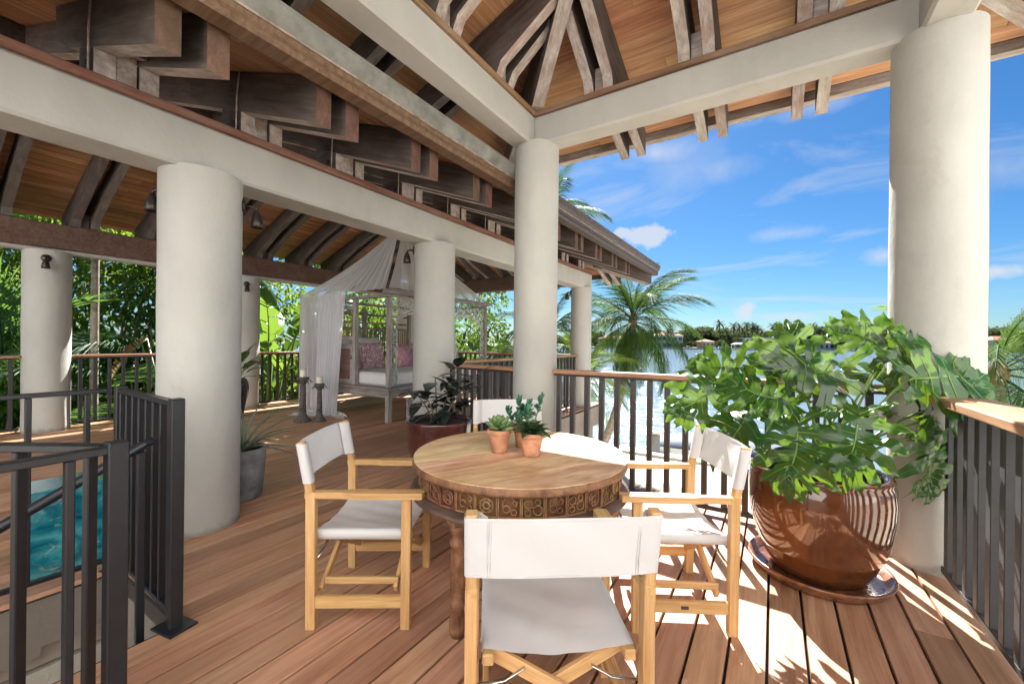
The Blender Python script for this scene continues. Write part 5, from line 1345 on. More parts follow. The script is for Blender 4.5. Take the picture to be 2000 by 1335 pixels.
HERO = [
((0.122, 2.982, 1.146), (0.1, 3.028, 1.429)),
((0.281, 3.024, 1.197), (-0.022, 2.595, 1.275)),
((0.073, 2.655, 1.029), (-0.167, 2.621, 1.14)),
((-0.23, 2.759, 1.126), (-0.456, 2.615, 0.986)),
((-0.143, 2.873, 1.201), (-0.327, 2.875, 1.219)),
((-0.02, 2.714, 0.984), (-0.279, 2.609, 0.797)),
((-0.092, 2.669, 0.84), (-0.212, 2.592, 0.694)),
((0.127, 2.571, 0.86), (0.062, 2.47, 0.551)),
((0.208, 2.682, 1.011), (0.048, 2.461, 0.948)),
((0.39, 2.798, 0.892), (0.321, 2.635, 0.631)),
((0.422, 2.878, 0.909), (0.596, 2.929, 0.733)),
((0.71, 3.179, 0.734), (0.816, 3.187, 0.426)),
((0.815, 3.365, 0.829), (0.982, 3.471, 0.531)),
((0.664, 3.089, 1.183), (1.11, 3.317, 1.20)),
((0.583, 3.276, 1.305), (0.913, 3.427, 1.22)),
((0.621, 3.36, 1.32), (0.384, 3.327, 1.462)),
((0.476, 3.268, 1.271), (0.797, 3.709, 1.437)),
((0.357, 3.073, 1.153), (0.512, 3.053, 1.106)),
((0.779, 3.401, 0.97), (1.033, 3.623, 0.84)),
((0.712, 3.3, 1.007), (0.846, 3.503, 1.135)),
((0.27, 2.899, 1.074), (0.118, 2.624, 0.902)),
((0.358, 3.311, 1.266), (0.257, 3.365, 1.397)),
((-0.023, 2.95, 1.077), (-0.206, 2.833, 0.95)),
((0.427, 2.762, 0.759), (0.504, 2.752, 0.62)),
((0.205, 2.621, 0.756), (0.18, 2.545, 0.616)),
((0.612, 3.117, 0.848), (0.679, 3.041, 0.679)),
((0.074, 2.596, 0.794), (-0.061, 2.51, 0.658)),
((0.202, 3.33, 1.193), (0.063, 3.479, 1.289)),
((0.487, 3.512, 1.129), (0.736, 3.907, 1.261)),
((0.323, 3.466, 1.054), (0.221, 3.639, 1.105)),
]
rp = random.Random(77)
root0 = Vector((PXC, PYC, 0.56))
def put_leaf(base, tip, k, face=None, scale=None):
    base, tip = Vector(base), Vector(tip); d = tip - base; L = d.length
    sc = scale or max(0.95, min(1.45, 1.15 * L / 0.32))
    x = d.normalized()
    n = Vector(face) if face else (Vector((-base.x, -base.y, 1.35 - base.z)).normalized() * 0.85 + Vector((0, 0, 0.55)) + Vector((rp.uniform(-.35, .35), rp.uniform(-.35, .35), rp.uniform(-.2, .2))))
    z = (n - x * n.dot(x)).normalized(); y = z.cross(x)
    Mx = Matrix(((x.x * sc, y.x * sc, z.x * sc, base.x), (x.y * sc, y.y * sc, z.y * sc, base.y), (x.z * sc, y.z * sc, z.z * sc, base.z), (0, 0, 0, 1)))
    place('leaf', leaves_l[k % 7], t, Mx)
    # petiole
    r0 = root0 + Vector((rp.uniform(-0.07, 0.07), rp.uniform(-0.07, 0.07), 0))
    mid = r0.lerp(base, 0.55) + Vector((0, 0, 0.10 + 0.10 * rp.random()))
    pts = []
    for i in range(8):
        q = i / 7; pts.append((1 - q) ** 2 * r0 + 2 * q * (1 - q) * mid + q * q * base)
    b = MB(); b.tube(pts, [0.010 - 0.005 * i / 7 for i in range(8)], 7); part('petiole', b, M['stem'], t)
for k, (bs, tp_) in enumerate(HERO):
    if bs[2] < 0.92:
        bs, tp_ = (bs[0], bs[1], bs[2] + 0.10), (tp_[0], tp_[1], tp_[2] + 0.14)
    if k in (0, 1, 2, 3, 4, 5, 7, 9, 11, 13, 14, 15, 18, 28, 12): put_leaf(bs, tp_, k)
for k in range(2):
    a = k * 2.399 + 1.2; q = (k + 0.5) / 3; el = rad(22 + 56 * q)
    rad_ = rp.uniform(0.26, 0.50); out = Vector((math.cos(a) * math.cos(el), math.sin(a) * math.cos(el) * 0.8, math.sin(el) * 1.05))
    base = root0 + out * rad_ * 1.25 + Vector((0, 0, 0.06))
    tip = base + Vector((math.cos(a + rp.uniform(-.5, .5)), math.sin(a + rp.uniform(-.5, .5)), rp.uniform(-0.75, 0.15))).normalized() * rp.uniform(0.20, 0.30)
    if tip.x > 0.95 and tip.z < 1.2: continue
    put_leaf(base, tip, k + 3, face=out + Vector((0, 0, 0.6)))
for k in range(7):
    b = MB(); p = root0 + Vector((rp.uniform(-.2, .1), rp.uniform(-.32, -.22), rp.uniform(-0.02, 0.14)))
    blade(b, p, (rp.uniform(-1, 1), -0.5, rp.uniform(-1, 0)), (0, -0.5, 1), 0.055, 0.03, n=4); part('yellow_leaflet', b, M['yellowleaf'], t)

# ------------------------------------------------------------------ palms
def frond_mesh(L, n, ll, lw, droop, hang, seed, mats, stiff=0.0):
    r = random.Random(seed); b = MB(); pts = []; N = 14
    p = Vector((0, 0, 0)); ang = 0.0
    for i in range(N + 1):
        pts.append(p.copy()); q = i / N
        ang = -droop * q ** 1.5
        p = p + Vector((math.cos(ang), 0, math.sin(ang))) * (L / N)
    b.tube(pts, [0.022 * (1 - 0.85 * i / N) * L / 3 + 0.003 for i in range(N + 1)], 5, mi=1)
    for i in range(n):
        q = 0.14 + 0.86 * i / (n - 1); f = q * N; k = min(N - 1, int(f)); c = pts[k].lerp(pts[k + 1], f - k); tg = (pts[k + 1] - pts[k]).normalized()
        up = Vector((-tg.z, 0, tg.x))
        l = ll * (0.55 + 0.75 * math.sin(PI * min(1, q * 0.86 + 0.12)) ) * (1.0 if q < 0.93 else 0.7) * r.uniform(0.85, 1.1)
        sweep = rad(38 + 34 * q)
        for s in (1, -1):
            sd = Vector((0, s, 0)); d = (sd * math.cos(sweep) + tg * math.sin(sweep) + up * r.uniform(0.05, 0.35)).normalized()
            w = lw * r.uniform(0.85, 1.1); hg = hang * r.uniform(0.7, 1.3)
            m1 = c + d * l * 0.5 - Vector((0, 0, hg * l * 0.18)); m2 = c + d * l * 0.97 - Vector((0, 0, hg * l * 0.75)) 
            e = tg * w / 2
            vs = [c - e * 0.6, c + e * 0.6, m1 + e, m1 - e, m2]
            b.add(vs, [(0, 1, 2, 3), (3, 2, 4)], 0, False)
    return b.mesh('frond', mats)
CF = [frond_mesh(2.6, 66, 0.60, 0.032, 1.0 + 0.25 * k, 0.8 + 0.2 * k, 40 + k, [M['palm'], M['palm']]) for k in range(4)]
CFB = [frond_mesh(2.2, 58, 0.56, 0.030, 0.9 + 0.3 * k, 0.7, 60 + k, [M['palmbright'], M['palmbright']]) for k in range(3)]
AF = [frond_mesh(1.9, 40, 0.46, 0.036, 1.1 + 0.3 * k, 0.6, 80 + k, [M['areca'], M['areca']]) for k in range(3)]
def palm(x, y, pts, r0, r1, nf, fronds, label, crown_scale=1.0, group=None, el=(70, -45), seed=0, trunkmat='greytrunk', cat='palm tree'):
    r = random.Random(seed)
    t = thing('palm_tree', (x, y, GZ), label, cat, group)
    b = MB(); P = [Vector(p) for p in pts]; n = 26; path = []
    for i in range(n + 1):
        q = i / n; f = q * (len(P) - 1); k = min(len(P) - 2, int(f)); w = f - k
        a_, b_ = P[k], P[k + 1]; c_ = P[min(k + 2, len(P) - 1)]; z_ = P[max(k - 1, 0)]
        path.append(0.5 * ((2 * a_) + (b_ - z_) * w + (2 * z_ - 5 * a_ + 4 * b_ - c_) * w * w + (3 * a_ - z_ - 3 * b_ + c_) * w ** 3))
    b.tube(path, [(r0 + (r1 - r0) * i / n) * (1 + 0.05 * (i % 2)) for i in range(n + 1)], 12)
    part('trunk', b, M[trunkmat], t)
    top = path[-1]
    b = MB(); b.tube([top - Vector((0, 0, 0.15)), top + Vector((0, 0, 0.12)), top + Vector((0, 0, 0.42 * crown_scale))], [r1 * 1.2, r1 * 1.5, r1 * 0.5], 10); part('crown_shaft', b, M['deadleaf'], t)
    for k in range(nf):
        q = k / max(1, nf - 1); a = k * 2.399 + r.uniform(-.2, .2); e = rad(el[0] + (el[1] - el[0]) * q + r.uniform(-8, 8))
        s = crown_scale * r.uniform(0.85, 1.08) * (0.8 if q < 0.12 else 1)
        Mx = Matrix.Translation(top + Vector((0, 0, 0.22 * crown_scale * (1 - q)))) @ Matrix.Rotation(a, 4, 'Z') @ Matrix.Rotation(-e, 4, 'Y') @ Matrix.Rotation(r.uniform(-.4, .4), 4, 'X') @ Matrix.Scale(s, 4)
        place('frond', fronds[k % len(fronds)], t, Mx)
    return t
palm(-5.3, 14.2, [(-5.3, 14.2, GZ), (-4.65, 14.0, -1.2), (-4.15, 13.8, 0.6), (-3.92, 13.6, 2.0)], 0.15, 0.10, 34, CF, 'leaning coconut palm at the water edge right of the far column', 0.95, 'palms by the water', seed=3, el=(88, -62))
palm(-5.0, 11.6, [(-5.0, 11.6, GZ), (-4.95, 11.6, -1.2), (-4.85, 11.5, 0.15)], 0.11, 0.08, 20, CFB, 'young yellow green palm in front of the coconut palm', 0.88, 'palms by the water', el=(86, -25), seed=5)
palm(-6.6, 12.6, [(-6.6, 12.6, GZ), (-6.5, 12.6, 0), (-6.4, 12.5, 1.6)], 0.12, 0.09, 16, CF, 'coconut palm half hidden behind the farthest column', 0.9, 'palms by the water', seed=8)
palm(-8.2, 14.6, [(-8.2, 14.6, GZ), (-8.0, 14.5, 1.5), (-7.75, 14.4, 6.2)], 0.15, 0.10, 18, CF, 'tall palm rising behind the low roof, one frond in the sky', 1.05, 'palms by the water', seed=12)
palm(3.55, 11.9, [(3.55, 11.9, GZ), (3.72, 12.0, -1.0), (3.80, 12.1, 0.75)], 0.13, 0.11, 20, CF + CFB[:1], 'coconut palm behind the right hand railing at the picture edge', 1.0, 'palms by the water', seed=14, el=(75, -40))

# ------------------------------------------------------------------ garden at the left and beyond the end
def leafcloud(b, n, c, s, ll, lw, r, droop=0.5, mi=0, shell=0.35):
    for _ in range(n):
        while True:
            p = Vector((r.uniform(-1, 1), r.uniform(-1, 1), r.uniform(-1, 1))); q = p.length
            if 0.05 < q <= 1 and r.random() < shell + (1 - shell) * q: break
        pos = Vector((c[0] + p.x * s[0], c[1] + p.y * s[1], c[2] + p.z * s[2]))
        d = (p.normalized() * 0.6 + Vector((r.uniform(-1, 1), r.uniform(-1, 1), r.uniform(-1, 0.6) - droop * 0.5))).normalized()
        l = ll * r.uniform(0.6, 1.25); w = lw * r.uniform(0.7, 1.2)
        u = Vector((r.uniform(-.6, .6), r.uniform(-.6, .6), 1)); u = (u - d * u.dot(d)).normalized(); sd = d.cross(u)
        f = u * w * 0.22
        vs = [pos, pos + d * l * 0.3 + sd * w * 0.48 + f, pos + d * l * 0.68 + sd * w * 0.40 + f - u * l * 0.06, pos + d * l - u * l * 0.16,
              pos + d * l * 0.68 - sd * w * 0.40 + f - u * l * 0.06, pos + d * l * 0.3 - sd * w * 0.48 + f]
        b.add(vs, [(0, 1, 2, 3), (0, 3, 4, 5)], mi, False)
def bush(x, y, clumps, n, ll, lw, mat, label, seed, name='shrub', cat='shrub', group='garden shrubs', stem=True, droop=0.5):
    r = random.Random(seed); t = thing(name, (x, y, GZ), label, cat, group)
    b = MB()
    tot = sum(c[3] * c[4] * c[5] for c in clumps)
    for c in clumps: leafcloud(b, int(n * c[3] * c[4] * c[5] / tot), c[:3], c[3:], ll, lw, r, droop)
    part('foliage', b, M[mat], t)
    b = MB()
    for c in clumps:
        b.tube([(x + r.uniform(-.15, .15), y + r.uniform(-.15, .15), GZ), ((x + c[0]) / 2 + r.uniform(-.1, .1), (y + c[1]) / 2, (GZ + c[2]) / 2), (c[0], c[1], c[2] + c[5] * 0.5)], [0.05, 0.035, 0.012], 6)
    part('stems', b, M['twig'], t)
    return t
def sub(x, y, z0, z1, w, k, r):
    return [(x + r.uniform(-w, w) * 0.6, y + r.uniform(-w, w) * 0.6, z0 + (z1 - z0) * (i + 0.5) / k, w * r.uniform(0.55, 0.9), w * r.uniform(0.55, 0.9), (z1 - z0) / k * 0.75) for i in range(k)]
rg = random.Random(4)
GARDEN = [  # x, y, z0, z1, w, leaves, len, wid, mat, label
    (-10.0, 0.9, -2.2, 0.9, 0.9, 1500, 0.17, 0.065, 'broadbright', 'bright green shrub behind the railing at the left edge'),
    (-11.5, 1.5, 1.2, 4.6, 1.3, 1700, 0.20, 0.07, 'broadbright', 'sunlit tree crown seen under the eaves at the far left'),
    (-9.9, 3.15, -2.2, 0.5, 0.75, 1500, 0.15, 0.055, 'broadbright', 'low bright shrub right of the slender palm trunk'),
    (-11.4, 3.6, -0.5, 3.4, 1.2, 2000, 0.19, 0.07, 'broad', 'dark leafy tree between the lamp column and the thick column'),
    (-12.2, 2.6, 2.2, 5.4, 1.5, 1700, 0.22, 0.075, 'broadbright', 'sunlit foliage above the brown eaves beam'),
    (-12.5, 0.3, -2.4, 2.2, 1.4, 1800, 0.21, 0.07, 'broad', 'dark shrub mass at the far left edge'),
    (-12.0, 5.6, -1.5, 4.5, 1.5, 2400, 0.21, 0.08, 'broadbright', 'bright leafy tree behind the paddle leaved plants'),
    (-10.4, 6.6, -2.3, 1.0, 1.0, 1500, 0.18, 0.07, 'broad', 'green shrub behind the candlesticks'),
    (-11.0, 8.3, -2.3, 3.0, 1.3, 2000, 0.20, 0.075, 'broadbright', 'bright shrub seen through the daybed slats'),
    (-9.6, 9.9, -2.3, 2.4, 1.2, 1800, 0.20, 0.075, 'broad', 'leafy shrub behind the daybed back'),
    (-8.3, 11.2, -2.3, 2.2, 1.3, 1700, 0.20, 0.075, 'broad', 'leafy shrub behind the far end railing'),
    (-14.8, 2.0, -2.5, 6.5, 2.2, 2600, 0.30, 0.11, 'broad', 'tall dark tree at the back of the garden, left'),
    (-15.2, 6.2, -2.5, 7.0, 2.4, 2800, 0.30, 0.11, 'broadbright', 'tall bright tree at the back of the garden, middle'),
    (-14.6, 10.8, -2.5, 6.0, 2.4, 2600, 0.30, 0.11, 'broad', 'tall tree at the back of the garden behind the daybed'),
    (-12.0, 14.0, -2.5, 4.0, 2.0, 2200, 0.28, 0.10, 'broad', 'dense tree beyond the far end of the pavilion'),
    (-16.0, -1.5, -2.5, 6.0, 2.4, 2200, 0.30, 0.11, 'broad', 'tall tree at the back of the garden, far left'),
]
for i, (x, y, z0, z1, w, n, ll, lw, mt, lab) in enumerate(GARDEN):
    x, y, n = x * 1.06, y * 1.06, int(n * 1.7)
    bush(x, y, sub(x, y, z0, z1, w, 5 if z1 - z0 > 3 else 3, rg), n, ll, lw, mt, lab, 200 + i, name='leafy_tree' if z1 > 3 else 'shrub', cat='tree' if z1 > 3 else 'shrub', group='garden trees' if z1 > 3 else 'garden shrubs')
# slender palm trunk close to the railing
palm(-10.0, 2.12, [(-10.0, 2.12, GZ), (-10.02, 2.12, 0.5), (-10.06, 2.13, 2.2), (-10.03, 2.12, 5.6)], 0.062, 0.05, 12, AF, 'slender pale palm trunk rising behind the garden railing', 1.1, 'garden palms', seed=22)
# clumping palms
def clump(x, y, n, label, seed, scale=1.0, z=GZ, elr=(82, 25), fr=AF):
    x, y = x * 1.07, y * 1.07
    r = random.Random(seed); t = thing('clumping_palm', (x, y, GZ), label, 'palm', 'clumping palms in the garden')
    for k in range(n):
        a = k * 2.399; h = r.uniform(0.3, 2.6) * scale; px_, py_ = x + 0.25 * math.cos(a), y + 0.25 * math.sin(a)
        b = MB(); b.tube([(px_, py_, GZ), (px_ + 0.1 * math.cos(a), py_ + 0.1 * math.sin(a), GZ + h)], [0.03, 0.02], 6); part('cane', b, M['stem'], t)
        e = rad(r.uniform(elr[1], elr[0])); s = scale * r.uniform(0.8, 1.2)
        place('frond', fr[k % len(fr)], t, Matrix.Translation((px_ + 0.1 * math.cos(a), py_ + 0.1 * math.sin(a), GZ + h)) @ Matrix.Rotation(a, 4, 'Z') @ Matrix.Rotation(-e, 4, 'Y') @ Matrix.Rotation(r.uniform(-.5, .5), 4, 'X') @ Matrix.Scale(s, 4))
    return t
clump(-10.6, 1.2, 22, 'dark feathery palm clump behind the lamp column', 31, 1.45)
clump(-10.7, 2.9, 20, 'dark feathery palm clump right of the slender trunk', 32, 1.4)
clump(-9.5, 0.1, 12, 'feathery palm clump at the left edge behind the railing', 33, 1.15)
clump(-7.9, 9.6, 12, 'feathery palm clump behind the daybed arch', 34, 1.1)
# paddle leaved plants (bird of paradise / banana)
def paddle(L, W, seed, mat, splits=5):
    r = random.Random(seed); b = MB(); n = 16; segs = []
    def cen(q): return Vector((L * q * (1 - 0.10 * q), 0, -0.20 * L * q * q))
    def wd(q): return W / 2 * (math.sin(PI * min(1, 0.06 + 0.90 * q)) ** 0.6)
    for s in (1, -1):
        cuts = sorted(r.sample(range(2, n - 1), splits)); 
        i0 = 0
        for i1 in cuts + [n]:
            vs = []; fs = []
            tw = r.uniform(-0.12, 0.12)
            for i in range(i0, i1 + 1):
                q = i / n; qq = q - (0.012 if i == i1 and i1 < n else 0) + (0.012 if i == i0 and i0 > 0 else 0)
                c = cen(qq); w = wd(qq)
                vs += [c, c + Vector((0.10 * w, s * w * 0.55, 0.16 * w + tw * w)), c + Vector((0.22 * w, s * w, 0.10 * w + 2 * tw * w))]
            for k in range(i1 - i0): o = k * 3; fs += [(o, o + 1, o + 4, o + 3), (o + 1, o + 2, o + 5, o + 4)]
            b.add(vs, fs, 0, True); i0 = i1
    b.tube([cen(q / 8) - Vector((0, 0, 0.006)) for q in range(9)], [0.016 - 0.0018 * q for q in range(9)], 5, mi=1)
    return b.mesh('leaf', [mat, M['stem']])
PD = [paddle(1.25, 0.42, 70 + k, M['banana'], 3 + k) for k in range(4)]
PB = [paddle(1.9, 0.60, 90 + k, M['banana'], 7) for k in range(3)]
DL = [paddle(1.1, 0.36, 95, M['deadleaf'], 8)]
def paddle_plant(x, y, n, label, seed, leaves, hmin, hmax, sc=1.0, el=(85, 35), cat='plant', dead=0):
    x, y = x * 1.075, y * 1.07
    r = random.Random(seed); t = thing('paddle_leaf_plant', (x, y, GZ), label, cat, 'paddle leaved garden plants')
    for k in range(n):
        a = k * 2.399 + r.uniform(-.3, .3); h = r.uniform(hmin, hmax); e = rad(r.uniform(el[1], el[0]))
        top = Vector((x + 0.3 * math.cos(a) * h / 2, y + 0.3 * math.sin(a) * h / 2, GZ + h))
        b = MB(); b.tube([(x + 0.08 * math.cos(a), y + 0.08 * math.sin(a), GZ), (x + 0.14 * math.cos(a), y + 0.14 * math.sin(a), GZ + h * 0.5), top], [0.035, 0.025, 0.016], 6); part('stalk', b, M['stem'], t)
        place('leaf', (DL[0] if k < dead else leaves[k % len(leaves)]), t, Matrix.Translation(top) @ Matrix.Rotation(a, 4, 'Z') @ Matrix.Rotation(-(e if k >= dead else rad(-40)), 4, 'Y') @ Matrix.Rotation(r.uniform(-.9, .9), 4, 'X') @ Matrix.Scale(sc * r.uniform(0.85, 1.15), 4))
paddle_plant(-9.25, 4.65, 13, 'tall paddle leaved plant behind the railing right of the vase', 51, PD, 1.6, 4.2, 1.0)
paddle_plant(-9.6, 5.55, 13, 'tall paddle leaved plant beside the net, catching the sun', 52, PD, 1.6, 4.6, 1.1)
paddle_plant(-10.3, 4.3, 10, 'paddle leaved plant further back behind the vase column', 53, PD, 2.6, 5.2, 1.1)
paddle_plant(-9.9, 3.3, 8, 'broad leaved plant with brown dead leaves right of the slender trunk', 54, PD, 2.6, 4.6, 1.0, el=(55, -20), dead=4)
paddle_plant(-6.6, 9.7, 11, 'big pale banana plant behind the fretwork arch', 55, PB, 1.6, 3.6, 1.0, el=(80, 15))
paddle_plant(-5.4, 9.3, 10, 'banana plant between the arch and the corner column', 56, PB, 1.6, 3.6, 0.95, el=(80, 10))
paddle_plant(-10.6, 7.6, 10, 'paddle leaved plant seen through the net', 57, PD, 2.0, 4.6, 1.1)
# neighbour wall
b = MB(); b.box(-17.2, -16.9, -6, 16, GZ, 0.55); b.box(-17.3, -16.8, -6.1, 16.1, 0.55, 0.66, 0.02)
tag(part('garden_wall', b, M['hcream']), 'cream garden wall behind the shrubs at the left', 'wall')
# ------------------------------------------------------------------ water edge things
t = thing('mooring_post', (-3.72, 16.05, WZ), 'weathered timber piling with a pale bracket at the sea wall', 'piling')
b = MB(); b.tube([(-3.72, 16.05, WZ - 1), (-3.72, 16.05, -2.1)], 0.16, 14); part('pile', b, M['dock'], t)
b = MB(); b.box(-3.98, -3.40, 15.95, 16.15, -2.08, -1.98, 0.02); b.tube([(-3.5, 16.05, -2.0), (-3.25, 16.0, -1.55)], 0.03, 8); part('bracket', b, M['boatwhite'], t)
t = thing('motor_boat', (-0.9, 17.4, WZ), 'white motor boat with a navy canvas cover moored at the sea wall', 'boat')
b = MB(); secs = []
for i, (x, w, zt) in enumerate([(-3.0, 0.95, 0.55), (-2.0, 1.05, 0.58), (0.0, 1.1, 0.62), (1.5, 0.9, 0.72), (2.5, 0.45, 0.85), (3.0, 0.04, 0.95)]):
    secs.append([(x, -w, zt), (x, -w * 0.8, -0.1), (x, 0, -0.35), (x, w * 0.8, -0.1), (x, w, zt)])
vs = [v for s_ in secs for v in s_]; fs = []
for i in range(5):
    for j in range(4): fs.append((i * 5 + j, i * 5 + j + 1, (i + 1) * 5 + j + 1, (i + 1) * 5 + j))
b.add(vs, fs, 0, True); Mb = Matrix.Translation((-0.9, 17.3, WZ + 0.15)); part('hull', b, M['boatwhite'], t, Mb)
b = MB(); vs = []; fs = []
for i, (x, w, zt) in enumerate([(-3.02, 0.98, 0.56), (-2.0, 1.09, 0.60), (0.0, 1.14, 0.64), (1.5, 0.94, 0.74), (2.3, 0.6, 0.84)]):
    for j in range(7):
        a = PI * j / 6; vs.append((x, -w * math.cos(a), zt + 0.34 * math.sin(a) * (1 if 0 < i < 4 else 0.6)))
for i in range(4):
    for j in range(6): fs.append((i * 7 + j, i * 7 + j + 1, (i + 1) * 7 + j + 1, (i + 1) * 7 + j))
b.add(vs, fs, 0, True); part('canvas_cover', b, M['navy'], t, Mb)
# ------------------------------------------------------------------ far shore
def cw(px, Z): 
    xc = (px - 1000) / 800.0 * Z
    return xc * math.cos(TH) - Z * math.sin(TH), xc * math.sin(TH) + Z * math.cos(TH)
def hz_(px): return 667.5 + 0.0105 * (px - 1000)
def zat(px, py, Z): return 1.35 + (hz_(px) - py) / 800.0 * Z
ZS = 348.0
b = MB(); v = []
for px in (300, 2600):
    for Z, z in ((ZS, WZ - 1), (ZS, WZ + 0.9), (ZS + 300, WZ + 3.0)):
        x, y = cw(px, Z); v.append((x, y, z))
b.add(v, [(0, 1, 4, 3), (1, 2, 5, 4)]); struct('far_shore', b, M['land'], 'far shore of the bay with lawns and seawalls')
b = MB(); v = []
for px in (300, 2600):
    for Z, z in ((ZS - 0.6, WZ - 1), (ZS - 0.6, WZ + 1.1), (ZS + 0.6, WZ + 1.1)):
        x, y = cw(px, Z); v.append((x, y, z))
b.add(v, [(0, 1, 4, 3), (1, 2, 5, 4)]); struct('far_seawall', b, M['dock'], 'grey seawall along the far shore')
def house(px0, px1, ytop, Z, floors, cols, wall, roof, label, rooftype='flat', ybase=None, name='house'):
    x0, y0 = cw(px0, Z); x1, y1 = cw(px1, Z); w = math.hypot(x1 - x0, y1 - y0); pm = (px0 + px1) / 2
    zt = zat(pm, ytop, Z); zb = WZ + 0.9; h = zt - zb; d = min(14, w)
    t = thing(name, ((x0 + x1) / 2, (y0 + y1) / 2, zb), label, 'house', 'houses on the far shore')
    Mh = Matrix.Translation((x0, y0, zb)) @ Matrix.Rotation(math.atan2(y1 - y0, x1 - x0), 4, 'Z')
    hw = h * (0.74 if rooftype == 'hip' else 1.0)
    b = MB(); b.box(0, w, 0, d, 0, hw); part('wall', b, M[wall], t, Mh)
    b = MB()
    if rooftype == 'hip':
        e = 0.8; r_ = min(w, d) / 2
        b.add([(-e, -e, hw), (w + e, -e, hw), (w + e, d + e, hw), (-e, d + e, hw), (r_, d / 2, h), (max(r_, w - r_), d / 2, h)], [(0, 1, 5, 4), (1, 2, 5), (2, 3, 4, 5), (3, 0, 4), (0, 3, 2, 1)])
    else: b.box(-0.5, w + 0.5, -0.9, d + 0.5, hw, hw + 0.45)
    part('roof', b, M[roof], t, Mh)
    for f in range(floors):
        for c in range(cols):
            zz = hw * (f + 0.22) / floors; wh = hw / floors * 0.5; ww = w / cols * (0.62 if (c + f) % 3 else 0.42); xx = w * (c + 0.5) / cols - ww / 2
            b = MB(); b.box(xx - 0.15, xx + ww + 0.15, -0.10, -0.01, zz - 0.15, zz + wh + 0.15); wi = part('window', b, M['hw'] if wall != 'hw' else M['hgrey'], t, Mh)
            b = MB(); b.box(xx, xx + ww * 0.48, -0.16, -0.11, zz, zz + wh); b.box(xx + ww * 0.52, xx + ww, -0.16, -0.11, zz, zz + wh); part('pane', b, M['glass'], wi, Mh)
        if f: 
            b = MB(); b.box(-0.2, w + 0.2, -1.0, -0.02, hw * f / floors - 0.35, hw * f / floors - 0.1); part('balcony_slab', b, M[wall], t, Mh)
    return t
house(1371, 1395, 662, 356, 1, 3, 'hs', 'hroof', 'small terracotta pavilion with tiled roof on the far shore', 'hip')
house(1282, 1334, 647, 372, 2, 5, 'hcream', 'hroof', 'far house with pinkish tiled roof behind the coconut palm', 'hip')
house(1455, 1482, 660.5, 362, 2, 3, 'hw', 'hw', 'white flat roofed house by the boat dock on the far shore')
house(1494, 1546, 660, 366, 2, 5, 'hw', 'hw', 'wide white two storey house on the far shore')
house(1664, 1722, 652, 352, 3, 4, 'hw', 'hgrey', 'three storey pale house on the far shore left of the big column', 'hip')
house(1580, 1630, 664, 366, 1, 5, 'hcream', 'hroof', 'low house with reddish roof hidden behind the philodendron', 'hip')
house(1368, 1394, 640, 470, 3, 4, 'hgrey', 'hgrey', 'grey roofed tall house showing above the far trees')
house(1170, 1230, 655, 372, 2, 5, 'hcream', 'hroof', 'pale far house hidden behind the near palms', 'hip')
house(1940, 1990, 656, 372, 2, 5, 'hw', 'hroof', 'far house behind the right hand palm', 'hip')
# boathouse and docks
def dock(px0, px1, Z, label):
    x0, y0 = cw(px0, Z); x1, y1 = cw(px1, Z); w = math.hypot(x1 - x0, y1 - y0)
    t = thing('boat_dock', ((x0 + x1) / 2, (y0 + y1) / 2, WZ), label, 'dock', 'docks on the far shore'); Mh = Matrix.Translation((x0, y0, WZ)) @ Matrix.Rotation(math.atan2(y1 - y0, x1 - x0), 4, 'Z')
    b = MB(); b.box(0, w, 0, 2.4, 0.75, 1.0); part('decking', b, M['hw'], t, Mh)
    for k in range(int(w / 4) + 1):
        b = MB(); b.tube([(k * 4.0, -0.1, -1), (k * 4.0, -0.1, 2.2)], 0.22, 8); part('pile', b, M['hw'], t, Mh)
dock(1408, 1450, 344, 'pale dock left of the boathouse on the far shore'); dock(1452, 1545, 345, 'long pale dock below the white houses on the far shore'); dock(1660, 1715, 345, 'pale dock below the three storey house')
x0, y0 = cw(1432, 345); t = thing('boathouse', (x0, y0, WZ), 'open boathouse with a pale hipped roof on the far shore', 'boathouse')
Mh = Matrix.Translation((x0, y0, WZ)) @ Matrix.Rotation(TH, 4, 'Z')
b = MB(); b.add([(-0.8, -3, 4.6), (10.5, -3, 4.6), (10.5, 3, 4.6), (-0.8, 3, 4.6), (2.2, 0, 6.3), (7.5, 0, 6.3)], [(0, 1, 5, 4), (1, 2, 5), (2, 3, 4, 5), (3, 0, 4), (0, 3, 2, 1)]); part('roof', b, M['hgrey'], t, Mh)
for x, y in ((0, -2.5), (9.7, -2.5), (0, 2.5), (9.7, 2.5), (4.8, -2.5)):
    b = MB(); b.tube([(x, y, -1), (x, y, 4.6)], 0.2, 8); part('post', b, M['hw'], t, Mh)
def farboat(px, Z, label, L=8.0):
    x, y = cw(px, Z); t = thing('moored_boat', (x, y, WZ), label, 'boat', 'boats moored on the far shore'); Mh = Matrix.Translation((x, y, WZ)) @ Matrix.Rotation(TH + 0.05, 4, 'Z')
    b = MB(); vs = []; fs = []
    for (q, w, zt) in ((0, 1.1, 1.2), (0.5, 1.3, 1.3), (0.8, 0.9, 1.6), (1.0, 0.05, 1.9)):
        vs += [(q * L, -w, zt), (q * L, 0, -0.3), (q * L, w, zt)]
    for i in range(3): o = i * 3; fs += [(o, o + 1, o + 4, o + 3), (o + 1, o + 2, o + 5, o + 4), (o, o + 3, o + 5, o + 2)]
    b.add(vs, fs); part('hull', b, M['boatwhite'], t, Mh)
    b = MB(); b.box(L * 0.25, L * 0.6, -0.7, 0.7, 1.3, 2.7, 0.1); part('cabin', b, M['hw'], t, Mh)
    b = MB(); b.box(L * 0.28, L * 0.57, -0.72, -0.705, 1.9, 2.4); part('cabin_window', b, M['glass'], t, Mh)
